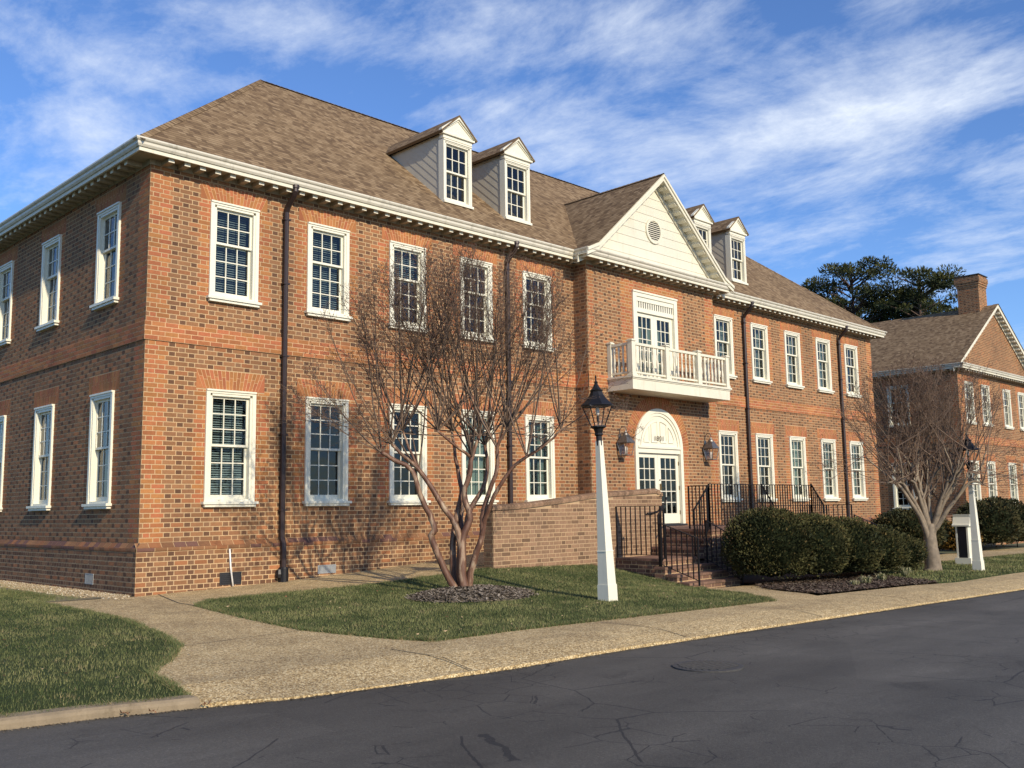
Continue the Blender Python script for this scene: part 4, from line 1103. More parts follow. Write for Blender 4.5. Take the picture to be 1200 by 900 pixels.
for (xa, ya), (xb, yb2) in zip(posts, posts[1:]):
    for z, w, h in ((ZTOP, .09, .07), (5.03, .07, .05)):
        rail.beam((xa, ya, z), (xb, yb2, z), w, h)
    L = math.dist((xa, ya), (xb, yb2)); n = max(4, int(round((L - .15) / .19))) if L < 1 else 7
    for i in range(1, n + 1):
        t = i / (n + 1); bal(xa + (xb - xa) * t, ya + (yb2 - ya) * t)
rail.build('handrail', 'cream', balc)

# downspouts
def downspout(x, ztop=8.12, zbot=.1, boot=False, y=0):
    mb = MB(); n = 10
    P = [(x, y - .41, 8.11), (x, y - .41, 8.00), (x, y - .36, 7.93), (x, y - .14, 7.74), (x, y - .075, 7.62), (x, y - .075, .98), (x + .0, y - .13, .86), (x + .0, y - .145, .72), (x, y - .145, zbot)]
    mb.tube(P, [.056] * len(P), n)
    mb.tube([(x, y - .41, 8.125), (x, y - .41, 8.06)], .075, 10)
    for zz in (7.45, 6.1, 4.6, 3.0, 1.5): mb.box(x - .072, x + .072, y - .135, y + .0, zz, zz + .03)
    o = mb.build('downspout', 'bronze', B1, smooth=False)
    if boot:
        b2 = MB(); b2.lathe(x, y - .145, [(.10, zbot - .1), (.10, zbot + .25), (.085, zbot + .28)], 12); b2.lathe(x - .10, y - .15, [(.06, zbot + .08), (.07, zbot + .15), (.05, zbot + .24)], 8); b2.build('boot', 'black_iron', o)
for x, bt, zb in ((2.88, True, .12), (9.285, False, .3), (20.26, False, -.3), (26.86, False, -.3)): downspout(x, boot=bt, zbot=zb)

# crawl space vents
def vent(x0, x1, z0, z1, mat, side=False, nm='crawl_vent'):
    mb = MB(); w = x1 - x0
    mb.box(x0, x1, -.085, -.06, z0, z0 + .02); mb.box(x0, x1, -.085, -.06, z1 - .02, z1); mb.box(x0, x0 + .02, -.085, -.06, z0 + .02, z1 - .02); mb.box(x1 - .02, x1, -.085, -.06, z0 + .02, z1 - .02)
    mb.face([(x0 + .02, -.076, z0 + .02), (x1 - .02, -.076, z0 + .02), (x1 - .02, -.076, z1 - .02), (x0 + .02, -.076, z1 - .02)])
    if mat == 'steel':
        n = 12
        for i in range(n): xx = x0 + .03 + (w - .06) * i / n; mb.box(xx, xx + (w - .06) / n * .5, -.083, -.0765, z0 + .02, z1 - .02)
    else:
        for i in range(5): zz = z0 + .03 + (z1 - z0 - .05) * i / 5; mb.box(x0 + .02, x1 - .02, -.09, -.0765, zz, zz + .012)
    mb.build('vent', mat, B1, xf=XF(0, DEP, -90) if side else None)
vent(1.55, 2.0, .13, .36, 'black_plain'); vent(3.72, 4.16, .22, .39, 'steel'); vent(DEP - 2.12, DEP - 1.74, .17, .37, 'steel', True)
pp = MB(); pp.tube([(1.735, -.095, .80), (1.76, -.10, .45), (1.80, -.13, .10)], .017, 8)
tag(pp.build('drain_pipe', 'white_pvc', smooth=True), 'thin white plastic pipe leaning on the brick plinth in front of the black vent', 'pipe')

# wall lanterns beside the door
def wall_lantern(x, z, label):
    t = empty('wall_lantern', (x, PY - .004, z), label, 'lantern', 'carriage lanterns beside the arched door')
    y = PY - .22
    fr = MB(); r0, r1, r2 = .125, .165, .10; zb, zm_, zt_ = z - .36, z - .02, z + .20
    fr.box(x - .055, x + .055, PY - .025, PY - .005, z - .28, z + .22)
    def hx(r, zz, n=4): return [(x + r * math.cos(math.pi / 4 + math.pi / 2 * i), y + r * math.sin(math.pi / 4 + math.pi / 2 * i), zz) for i in range(n)]
    A, B_ = hx(.15, zb), hx(.235, zm_)
    for i in range(4):
        fr.beam(A[i], B_[i], .018, .018); fr.beam(A[i], A[(i + 1) % 4], .018, .018); fr.beam(B_[i], B_[(i + 1) % 4], .022, .022)
    fr.face(A)
    # curled hanger
    hk = [(x, PY - .01, z + .05), (x, PY - .03, z + .34), (x, PY - .10, z + .43), (x, PY - .19, z + .42), (x, PY - .235, z + .34), (x, PY - .22, z + .22)]
    fr.tube(hk, .011, 6); fr.build('frame', 'copper_old', t)
    rf = MB(); C_, D_ = hx(.25, zm_ + .01), hx(.10, zt_ - .02)
    for i in range(4): rf.face([C_[i], C_[(i + 1) % 4], D_[(i + 1) % 4], D_[i]])
    rf.lathe(x, y, [(.09, zt_ - .025), (.07, zt_ + .03), (.035, zt_ + .06), (.03, zt_ + .10)], 10); rf.build('roof', 'copper_old', t)
    gl = MB()
    for i in range(4): gl.face([A[i], A[(i + 1) % 4], B_[(i + 1) % 4], B_[i]])
    gl.build('glass', 'lamp_glass', t)
    bl = MB()
    for dx, dy in ((-.03, 0), (.03, .02), (0, -.03)): bl.lathe(x + dx, y + dy, [(.012, zb + .01), (.012, zb + .12), (.022, zb + .15), (.018, zb + .20), (.003, zb + .24)], 8)
    bl.build('bulb', 'white_pvc', t, smooth=True)
wall_lantern(13.06, 3.22, 'square bronze carriage lantern on the brick between the recess corner and the arched door')
wall_lantern(17.10, 3.20, 'square bronze carriage lantern on the brick between the arched door and the tall window')

# ================================================================== entrance stair
ST = empty('entrance_stair', (13, -3, 0), 'brick entrance stair with landings, two flights and black iron railings', 'stairs')
def brick_box(mb, x0, x1, y0, y1, z0, z1, cap=True, dark=.9):
    """solid box with brick faces on front and left and pavers on top"""
    if z1 - z0 > .02:
        zc = z1 - .055 if cap else z1
        wall(mb, x0, x1, z0, zc, [], [], XF(0, y0, 0), row0=zc, proud=.003, pal=(.19, .105, .07))
        wall(mb, 0, y1 - y0, z0, zc, [], [], XF(x0, y1, -90), row0=zc, proud=.003, pal=(.19, .105, .07))
        mb.face([(x1, y0, z0), (x1, y1, z0), (x1, y1, zc), (x1, y0, zc)], (.16, .10, .065))
    if cap:
        e = .025; mb.box(x0 - e, x1 + e, y0 - e, y1, z1 - .055, z1 - .004, (.30, .2, .135))
        nx = max(1, int((x1 - x0 + 2 * e) / .105)); w = (x1 - x0 + 2 * e) / nx
        ny = max(1, int((y1 - y0 + e) / .21)); h = (y1 - y0 + e) / ny
        for i in range(nx):
            c_ = [shade((.215, .125, .088), .8, 1.2) for _ in range(ny)]
            for j in range(ny):
                mb.face([(x0 - e + i * w + .004, y0 - e + j * h + .004, z1), (x0 - e + (i + 1) * w - .004, y0 - e + j * h + .004, z1), (x0 - e + (i + 1) * w - .004, y0 - e + (j + 1) * h - .004, z1), (x0 - e + i * w + .004, y0 - e + (j + 1) * h - .004, z1)], c_[j])
            mb.face([(x0 - e + i * w + .004, y0 - e - .002, z1 - .053), (x0 - e + (i + 1) * w - .004, y0 - e - .002, z1 - .053), (x0 - e + (i + 1) * w - .004, y0 - e - .002, z1 - .005), (x0 - e + i * w + .004, y0 - e - .002, z1 - .005)], tuple(v * .85 for v in c_[0]))
        ny2 = max(1, int((y1 - y0) / .105)); h2 = (y1 - y0 + e) / ny2
        for j in range(ny2):
            mb.face([(x0 - e - .002, y0 - e + (j + 1) * h2 - .004, z1 - .053), (x0 - e - .002, y0 - e + j * h2 + .004, z1 - .053), (x0 - e - .002, y0 - e + j * h2 + .004, z1 - .005), (x0 - e - .002, y0 - e + (j + 1) * h2 - .004, z1 - .005)], shade((.2, .11, .078), .8, 1.2))
LX, UX0, UX1 = 10.11, 12.05, 17.0; LY = -3.97; LZ, UZ = .317, .925; YB = -2.655
lo = MB(); brick_box(lo, LX, UX0 - .3, LY, YB, -.5, LZ); lo.build('landing', 'brick_cap', ST)
up = MB(); brick_box(up, UX0, UX1, LY, PY - .09, -.5, UZ); up.build('landing', 'brick_cap', ST)
for i, (x, z) in enumerate(((11.75, .722), (11.45, .52))):
    s_ = MB(); brick_box(s_, x, UX0 - .03 - (.0 if i == 0 else .30), LY, YB, -.4 + i * .01, z - .001 * i); s_.build('step', 'brick_cap', ST)
for i, (y, z) in enumerate(((-4.28, .165), (-4.59, .010), (-4.90, -.148))):
    s_ = MB(); brick_box(s_, 9.78, 11.74, y, y + .28, -.6, z); s_.build('step', 'brick_cap', ST)
rl = MB(); brick_box(rl, UX1 + .6, 19.35, LY, YB, -.6, LZ); rl.build('landing', 'brick_cap', ST)
for i, (x, z) in enumerate(((UX1 + .03, .722), (UX1 + .31, .52))):
    s_ = MB(); brick_box(s_, x, x + .27, LY, YB, -.5, z); s_.build('step', 'brick_cap', ST)
for i, (y, z) in enumerate(((-4.28, .165), (-4.59, .010), (-4.90, -.148))):
    s_ = MB(); brick_box(s_, 17.4, 19.4, y, y + .28, -.7, z); s_.build('step', 'brick_cap', ST)
rp = MB(); rp.hexa([(6.7, -2.38, -.2), (12.02, -2.38, -.2), (12.02, -.09, -.2), (6.7, -.09, -.2), (6.7, -2.38, .30), (12.02, -2.38, .92), (12.02, -.09, .92), (6.7, -.09, .30)]); rp.build('ramp', 'aggregate', ST)

def railing(pts, h=1.13, post0=True, post1=True, sp=.13, drop=0.0, foot=.08):
    """pts: foot line of the rail; a top bar, a bottom bar and square pickets"""
    mb = MB(); P = [Vector(p) for p in pts]
    for a, b in zip(P, P[1:]):
        mb.beam(a + Vector((0, 0, h)), b + Vector((0, 0, h)), .045, .016); mb.beam(a + Vector((0, 0, foot)), b + Vector((0, 0, foot)), .022, .014)
        L = (b - a).length; n = max(1, int(L / sp))
        for i in range(1, n):
            q = a + (b - a) * i / n; mb.beam(q + Vector((0, 0, foot)), q + Vector((0, 0, h)), .020, .020, up=(0, 1, 0))
    for q in P: mb.beam(q - Vector((0, 0, .02)), q + Vector((0, 0, h)), .032, .032, up=(0, 1, 0))
    mb.build('railing', 'black_iron', ST)
H1 = 1.165
railing([(LX + .03, LY + .04, LZ), (LX + .03, YB - .02, LZ)], H1)
railing([(LX + .10, LY + .0, LZ - .02), (9.88, LY - .10, LZ - .20)], H1)
railing([(9.86, -4.13, LZ - .18), (9.86, -5.10, -.18)], .97)
railing([(11.66, -4.10, .165), (11.66, -5.02, -.28)], .97)
railing([(UX0 - .62, LY + .03, .32), (UX0 + .02, LY + .03, UZ - .02)], 1.06)
railing([(UX0 + .02, LY + .03, UZ), (UX1 - .03, LY + .03, UZ)], 1.06, sp=.125)
railing([(UX1 - .03, LY + .03, UZ), (UX1 + .60, LY + .03, LZ + .05)], 1.10)
railing([(17.63, LY + .03, LZ), (17.63, LY - .05, LZ)], 1.13)
railing([(17.62, -4.03, LZ - .16), (17.62, -4.95, -.28)], 1.0)
railing([(19.30, LY + .05, LZ), (19.30, YB, LZ)], 1.13)
railing([(19.30, -3.99, LZ - .16), (19.30, -5.15, -.36)], 1.0)
railing([(17.58, -2.42, LZ), (19.75, -2.42, LZ)], 1.14)
railing([(16.95, -2.42, UZ), (17.58, -2.42, LZ + .0)], 1.14)
railing([(12.3, -3.2, UZ), (12.1, LY + .1, UZ)], 1.03)
wr = MB()  # wall rail with its curled ends
wr.tube([(11.26, YB - .065, 1.315), (11.50, YB - .065, 1.325), (11.72, YB - .065, 1.37), (12.02, YB - .065, 1.60), (12.04, YB - .065, 1.70)], .02, 7)
wr.beam((11.45, YB - .0, 1.26), (11.45, YB - .06, 1.31), .02, .02); wr.build('handrail', 'black_iron', ST, smooth=True)

# long low brick wall in front of the ramp, its coping climbing to the right
PINK = (.245, .148, .088); PMORT = (.42, .29, .17)
def ramp_wall():
    X0, X1, YF, TH = 6.2, 11.93, -2.66, .28
    zt = lambda x: 1.545 + .205 * (1 - math.cos(min(1, max(0, (x - 6.2) / 3.6)) * math.pi)) / 2 + max(0, x - 8.6) * .047
    root = empty('ramp_wall', (9, -2.6, .2), 'long low brick garden wall with a rounded brick coping rising towards the arched door', 'wall')
    mb = MB(); xf = XF(0, YF, 0); n = 46
    for i in range(n):
        a, b = X0 + (X1 - X0) * i / n, X0 + (X1 - X0) * (i + 1) / n
        za, zb = zt(a) - .10, zt(b) - .10
        mb.face([(a, YF, -.3), (b, YF, -.3), (b, YF, zb), (a, YF, za)], PMORT); mb.face([(a, YF + TH, -.3), (b, YF + TH, -.3), (b, YF + TH, zb), (a, YF + TH, za)][::-1], (.2, .12, .08))
    wall(mb, X0, X1, -.3, 1.46, [], [], xf, row0=1.47, lim=lambda z: (X0, X1), pal=PINK)
    for k in range(5):
        z0 = 1.47 + k * CH
        xs = [x for x in np.linspace(X0, X1, 200) if zt(x) - .10 > z0 + CH - JT]
        if xs: wall(mb, min(xs), X1, z0 + JT / 2, z0 + CH - JT / 2 + .001, [], [], xf, row0=1.47, lim=lambda z, m=min(xs): (m, X1), pal=PINK)
    wall(mb, 0, TH, -.3, zt(X0) - .10, [], [], XF(X0, YF + TH, -90), row0=1.47, pal=PINK)
    mb.face([(X1, YF, -.3), (X1, YF + TH, -.3), (X1, YF + TH, zt(X1) - .1), (X1, YF, zt(X1) - .1)], (.2, .12, .08))
    mb.build('masonry', 'brick', root)
    cp = MB(); L = X1 - X0 + .04; n = int(L / .088)
    for i in range(n):
        a, b = X0 - .02 + L * i / n + .004, X0 - .02 + L * (i + 1) / n - .004
        col = shade((.235, .145, .088), .7, 1.2); lean = .05
        prof = [(-.035, -.10), (-.035, -.045), (-.02, -.012), (.04, .012), (TH / 2, .02), (TH - .04, .012), (TH + .02, -.012), (TH + .035, -.045), (TH + .035, -.10)]
        end = max(0, (a - (X1 - .28)) / .28); dr = -.14 * end ** 2
        for p, q in zip(prof, prof[1:]):
            cp.face([(a - lean * (p[1] < -.05) , YF + p[0], zt(a) + p[1] + dr), (b - lean * (p[1] < -.05), YF + p[0], zt(b) + p[1] + dr), (b - lean * (q[1] < -.05), YF + q[0], zt(b) + q[1] + dr), (a - lean * (q[1] < -.05), YF + q[0], zt(a) + q[1] + dr)][::-1], col)
        if i in (0, n - 1): cp.face([((a if i == 0 else b), YF + p[0], zt(a) + p[1] + dr) for p in prof], col)
    for i in range(n):
        a, b = X0 - .02 + L * i / n, X0 - .02 + L * (i + 1) / n; dr = -.14 * max(0, (a - (X1 - .28)) / .28) ** 2
        cp.face([(a, YF - .025, zt(a) - .10 + dr), (b, YF - .025, zt(b) - .10 + dr), (b, YF - .025, zt(b) - .035 + dr), (a, YF - .025, zt(a) - .035 + dr)], PMORT)
        cp.face([(a, YF - .01, zt(a) - .01 + dr), (b, YF - .01, zt(b) - .01 + dr), (b, YF + TH + .01, zt(b) - .01 + dr), (a, YF + TH + .01, zt(a) - .01 + dr)], PMORT)
    cp.build('coping', 'brick', root)
ramp_wall()
gw = empty('garden_wall', (31.5, -.2, 0), 'low brick wall linking the right corner of the long building to the far building', 'wall')
gm = MB(); brick_box(gm, 29.8, 38.4, -.35, -.07, -.8, .92, cap=True); gm.build('masonry', 'brick', gw)

# ================================================================== BUILDING 2
DZ = -.43; X2, Y2 = 38.72, .1; L2 = 10.3; D2 = 13.0
B2 = empty('brick_office_building', (X2 + 5, 6, -.4), 'far brick office building with a gable end and tall brick chimney at the right edge', 'building')
w2 = MB(); xs2 = [39.42, 41.52, 44.42, 46.60]
facade(w2, XF(X2, Y2, 0), 0, L2, [x - X2 for x in xs2], True, True, dz=DZ, zbase=-.9)
facade(w2, XF(X2, Y2 + D2, -90), 0, D2, [Y2 + D2 - 3.47, Y2 + D2 - 7.2], False, True, dz=DZ, zbase=-.9)
w2.face([(X2, Y2 + D2, -1), (X2 + L2, Y2 + D2, -1), (X2 + L2, Y2 + D2, 7.8), (X2, Y2 + D2, 7.8)], (.2, .12, .08)); w2.face([(X2 + L2, Y2, -1), (X2 + L2, Y2 + D2, -1), (X2 + L2, Y2 + D2, 7.8), (X2 + L2, Y2, 7.8)], (.2, .12, .08))
C2 = X2 + L2 / 2; ZE2 = ZE + DZ; A2 = 11.35; hs = (A2 - ZE2) / (L2 / 2 + OV)
gl2 = lambda z: (C2 - max(0, (A2 - .12 - z) / hs), C2 + max(0, (A2 - .12 - z) / hs))
w2.face([(C2 - (A2 - .1 - ZE2) / hs, Y2, ZE2), (C2 + (A2 - .1 - ZE2) / hs, Y2, ZE2), (C2, Y2, A2 - .1)], MORT)
wall(w2, X2, X2 + L2, ZE2 + .01, A2 - .15, [], [], XF(0, Y2, 0), lim=gl2)
w2.build('wall', 'brick', B2)
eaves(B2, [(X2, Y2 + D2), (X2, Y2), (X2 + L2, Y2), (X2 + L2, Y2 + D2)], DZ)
r2 = MB(); HY = Y2 + D2 - 6
for sg in (-1, 1):
    xe = C2 + sg * (L2 / 2 + OV); roofface(r2, [(xe, Y2 - .12, ZE2), (xe, Y2 + D2 + OV, ZE2), (C2, HY, A2), (C2, Y2 - .12, A2)], (0, 1, 0), ZE2)
roofface(r2, [(C2 - L2 / 2 - OV, Y2 + D2 + OV, ZE2), (C2 + L2 / 2 + OV, Y2 + D2 + OV, ZE2), (C2, HY, A2)], (1, 0, 0), ZE2)
r2.build('roof', 'shingle', B2)
k2 = MB()
for sg in (-1, 1):
    xe = C2 + sg * (L2 / 2 + OV)
    for y0, y1, th, zo in ((Y2 - .32, Y2 - .28, .20, .01), (Y2 - .28, Y2 - .03, .02, -.15), (Y2 - .06, Y2 - .02, .20, -.16)):
        k2.hexa([(xe, y0, ZE2 + zo - th), (xe, y1, ZE2 + zo - th), (C2, y1, A2 + zo - th), (C2, y0, A2 + zo - th), (xe, y0, ZE2 + zo), (xe, y1, ZE2 + zo), (C2, y1, A2 + zo), (C2, y0, A2 + zo)])
    n = 20
    for i in range(1, n):
        t = i / n; x = xe + (C2 - xe) * t; z = ZE2 + (A2 - ZE2) * t - .17; k2.box(x - .06, x + .06, Y2 - .27, Y2 - .06, z - .10, z)
k2.build('rake_trim', 'cream', B2)
r3 = MB()
for sg in (-1, 1):
    xe = C2 + sg * (L2 / 2 + OV); roofface(r3, [(xe, Y2 - .36, ZE2 + .02), (xe, Y2 - .1, ZE2 + .02), (C2, Y2 - .1, A2 + .02), (C2, Y2 - .36, A2 + .02)], (0, 1, 0), ZE2)
r3.build('verge', 'shingle', B2)
for i, x in enumerate(xs2):
    place_window('tall', B2, (x, Y2, ZT + DZ), 0, [('curtain_l', 'curtain_r'), ('curtain_l', 'curtain_r'), ('curtain',), ()][i]); place_window('upper', B2, (x, Y2, ZU + DZ), 0, [('blind_half',), ('curtain_l',), ('curtain_r',), ()][i])
for yy in (3.47, 7.2):
    place_window('tall', B2, (X2, yy, ZT + DZ), -90, ()); place_window('upper', B2, (X2, yy, ZU + DZ), -90, ('blind_half',))
def chimney(x0, x1, y0, y1, z0, z1, parent):
    mb = MB()
    def courses(a, b, c, d, e, f):
        wall(mb, a, b, e, f, [], [], XF(0, c, 0), row0=z0); wall(mb, 0, d - c, e, f, [], [], XF(a, d, -90), row0=z0)
        mb.box(a + .006, b, c + .006, d, e, f, (.2, .12, .075))
    courses(x0, x1, y0, y1, z0, z1 - .62)
    for i, e in enumerate((.03, .06, .09)): courses(x0 - e, x1 + e, y0 - e, y1 + e, z1 - .62 + i * .12, z1 - .62 + (i + 1) * .12)
    courses(x0 - .09, x1 + .09, y0 - .09, y1 + .09, z1 - .26, z1 - .14); courses(x0 - .05, x1 + .05, y0 - .05, y1 + .05, z1 - .14, z1 - .04)
    o = mb.build('chimney', 'brick', parent)
    c = MB(); c.box(x0 - .1, x1 + .1, y0 - .1, y1 + .1, z1 - .04, z1); c.build('chimney_cap', 'black_plain', o)
    return o
chimney(43.3, 44.35, .45, 1.5, 10.2, 12.95, B2)
hr = MB(); hr.tube([(37.9, -2.2, -.5), (37.9, -2.2, .50), (37.7, -1.6, .62), (37.7, -1.3, .62), (37.7, -1.3, -.4)], .022, 6); hr.tube([(37.9, -2.2, .0), (37.7, -1.3, .1)], .015, 5)
tag(hr.build('handrail', 'black_iron', smooth=True), 'small black iron handrail at the corner of the far building behind the golden bush', 'handrail')

# ================================================================== lamp posts
def lamp_post(x, y, label, tilt=0.0):
    z0 = g(x, y) - .06; t = empty('lamp_post', (x, y, z0), label, 'lamp post', 'white lamp posts along the pavement')
    XT = Matrix.Translation((x, y, z0)) @ Matrix.Rotation(R(tilt), 4, Vector((.705, .709, 0))) 
    ps = MB()
    def frus(w0, w1, a, b):
        ps.hexa([(-w0, -w0, a), (w0, -w0, a), (w0, w0, a), (-w0, w0, a), (-w1, -w1, b), (w1, -w1, b), (w1, w1, b), (-w1, w1, b)])
    frus(.118, .113, -.1, .33); frus(.104, .091, .33, .86); frus(.099, .096, .86, .875); frus(.088, .045, .875, 2.68)
    def bl(mb, nm, mat, smooth=False): return mb.build(nm, mat, t, xf=XT, smooth=smooth)
    bl(ps, 'post', 'cream_clean')
    ln = MB()
    ln.lathe(0, 0, [(.050, 2.60), (.050, 2.76), (.075, 2.78), (.062, 2.81), (.085, 2.88), (.135, 2.905), (.135, 2.925)], 12)
    A = [(.125 * math.cos(math.pi / 2 * i + .25), .125 * math.sin(math.pi / 2 * i + .25), 2.925) for i in range(4)]; B_ = [(.275 * math.cos(math.pi / 2 * i + .25), .275 * math.sin(math.pi / 2 * i + .25), 3.26) for i in range(4)]
    for i in range(4): ln.beam(A[i], B_[i], .014, .014); ln.beam(A[i], A[(i + 1) % 4], .016, .016); ln.beam(B_[i], B_[(i + 1) % 4], .022, .022)
    ln.lathe(0, 0, [(.012, 2.93), (.012, 3.0), (.022, 3.01), (.022, 3.09), (.01, 3.1)], 8); bl(ln, 'lantern', 'black_iron')
    cp = MB(); cp.lathe(0, 0, [(.29, 3.262), (.275, 3.285), (.19, 3.36), (.13, 3.44), (.10, 3.51), (.105, 3.525), (.072, 3.56), (.05, 3.60), (.028, 3.64), (.034, 3.665), (.014, 3.69), (.012, 3.735), (.018, 3.75), (.002, 3.79)], 8, rot=.2); cp.lathe(0, 0, [(.10, 3.50), (.115, 3.53), (.09, 3.54)], 12); bl(cp, 'lamp_roof', 'black_iron')
    gl = MB()
    for i in range(4): gl.face([A[i], A[(i + 1) % 4], B_[(i + 1) % 4], B_[i]])
    bl(gl, 'glass', 'lamp_glass')
    bu = MB(); bu.lathe(0, 0, [(.01, 3.10), (.03, 3.13), (.032, 3.18), (.02, 3.24), (.004, 3.26)], 10); bl(bu, 'bulb', 'white_pvc', True)
lamp_post(4.86, -6.76, 'leaning white tapered lamp post with black lantern on the grass by the brick steps', -1.6)
lamp_post(19.62, -7.22, 'far white tapered lamp post with black lantern beside the litter bin', -1.0)

# litter bin
def litter_bin(x, y):
    z = g(x, y) - .02; t = empty('litter_bin', (x, y, z), 'white litter bin with rounded lid and black side panel behind the far lamp post', 'litter bin')
    w, d = .165, .18
    b = MB(); b.box(x - w - .05, x + w + .05, y - d - .05, y + d + .05, z, z + .22)
    for sx in (-1, 1):
        for sy in (-1, 1): b.box(x + sx * w - .05 * (sx > 0), x + sx * w + .05 * (sx < 0), y + sy * d - .05 * (sy > 0), y + sy * d + .05 * (sy < 0), z + .22, z + 1.15)
    b.box(x - w + .05, x + w - .05, y - d + .004, y + d - .004, z + .22, z + 1.15)
    b.build('body', 'cream_clean', t)
    p = MB(); p.box(x - w + .006, x - w + .05, y - d + .05, y + d - .05, z + .22, z + 1.14); p.build('panel', 'black_paint', t)
    l = MB(); prof = [(-w - .07, 1.15), (-w - .07, 1.20), (-w - .01, 1.22), (-w + .06, 1.42), (-.12, 1.50), (.12, 1.50), (w - .06, 1.42), (w + .01, 1.22), (w + .07, 1.20), (w + .07, 1.15)]
    a = [(x + q, y - d - .07, z + h) for q, h in prof]; c = [(x + q, y + d + .07, z + h) for q, h in prof]
    l.face(a); l.face(c[::-1])
    for i in range(len(prof)): j = (i + 1) % len(prof); l.face([a[i], c[i], c[j], a[j]])
    l.build('lid', 'cream_clean', t)
litter_bin(22.75, -5.72)
mh = MB(); mx, my = .95, -11.32; mz = road_z(mx)
mh.lathe(mx, my, [(.36, mz - .02), (.36, mz + .008), (.33, mz + .010)], 28); 
for i in range(-4, 5):
    h = math.sqrt(.30 ** 2 - (i * .06) ** 2); mh.box(mx - h, mx + h, my + i * .06 - .012, my + i * .06 + .012, mz + .011, mz + .017)
tag(mh.build('manhole_cover', plain('cast iron', (.055, .052, .048), .75, .35, 20, metal=.1)), 'round cast iron manhole cover set in the asphalt', 'manhole cover')

# gravel strip along the flank
def gravel():
    mb = MB()
    for _ in range(5200):
        t = random.random() ** .8; y = -.6 + t * 9.5; w = .75 if y > .3 else .45; x = -.09 - random.random() ** 1.3 * w - (.0 if y > 0 else .1)
        if y < 0 and x > -.3: y = -.08 - random.random() * .05
        s = rnd(.010, .026); z = g(x, y) + .012; a = rnd(0, 3); k = rnd(.5, 1.1); c = (.34 * k, .26 * k, .155 * k) if random.random() < .85 else (.5, .44, .33)
        P = [(x + s * math.cos(a + q * 1.57), y + s * math.sin(a + q * 1.57) * .8, z - .004) for q in range(4)]; T_ = (x, y, z + s * .8)
        for q in range(4): mb.face([P[q], P[(q + 1) % 4], T_], c)
    tag(mb.build('gravel', 'gravel'), 'strip of tan pea gravel at the foot of the shaded brick side', 'gravel', kind='stuff')
gravel()
patch('soil', [(-1.62, .03), (-.08, .02), (-.08, 10.5), (-1.3, 10.5), (-1.55, 3), (-1.85, 1.4)], plain('gravel bed', (.17, .14, .075), .9, .5, 14, bump=.8, bscale=30), lambda x, y: g(x, y) + .004, .5, 'stuff', 'sandy gravel bed between the left lawn and the shaded wall', 'gravel')

# leaf litter
lt = MB()
for _ in range(330):
    if random.random() < .55: x, y = rnd(-.2, 9.6), rnd(-8.25, -2.8); z = lawnz(x, y) + .04
    elif random.random() < .5: x, y = rnd(14.5, 26), rnd(-8.3, -4.6); z = lawnz(x, y) + .05
    else: x, y = rnd(-6.5, -2.5), rnd(-9.0, 2); z = lawn_z_left(x, y) + .045
    s = rnd(.012, .030); a = rnd(0, 6.28); tl = rnd(-.5, .5); k = rnd(.6, 1.2); c = (.42 * k, .30 * k, .17 * k) if random.random() < .7 else (.20 * k, .10 * k, .05 * k)
    dx, dy = math.cos(a) * s, math.sin(a) * s
    lt.face([(x - dx, y - dy, z), (x + dy * .5, y - dx * .5, z + tl * s), (x + dx, y + dy, z + .3 * s), (x - dy * .5, y + dx * .5, z - tl * s * .4)], c)
tag(lt.build('leaf_litter', 'leaf'), 'pale dead leaves scattered over the lawns', 'leaves', kind='stuff')
fl = MB()
for (x, y, s) in ((-5.2, -8.80, .13), (-4.15, -9.15, .06), (-3.98, -9.28, .05), (-3.55, -9.35, .05)):
    z = road_z(x) + (.125 if y > -8.8 else .02)
    for q in range(5):
        a = q * 1.25 + x; fl.face([(x, y, z + .01), (x + s * math.cos(a - .35) * .7, y + s * math.sin(a - .35) * .7, z + .02), (x + s * math.cos(a), y + s * math.sin(a), z + .05 * (q % 2)), (x + s * math.cos(a + .35) * .7, y + s * math.sin(a + .35) * .7, z + .015)], (.24, .12, .06))
tag(fl.build('leaf_litter', 'leaf'), 'brown curled leaves lying on the concrete kerb in the bottom left corner', 'leaves', kind='stuff')

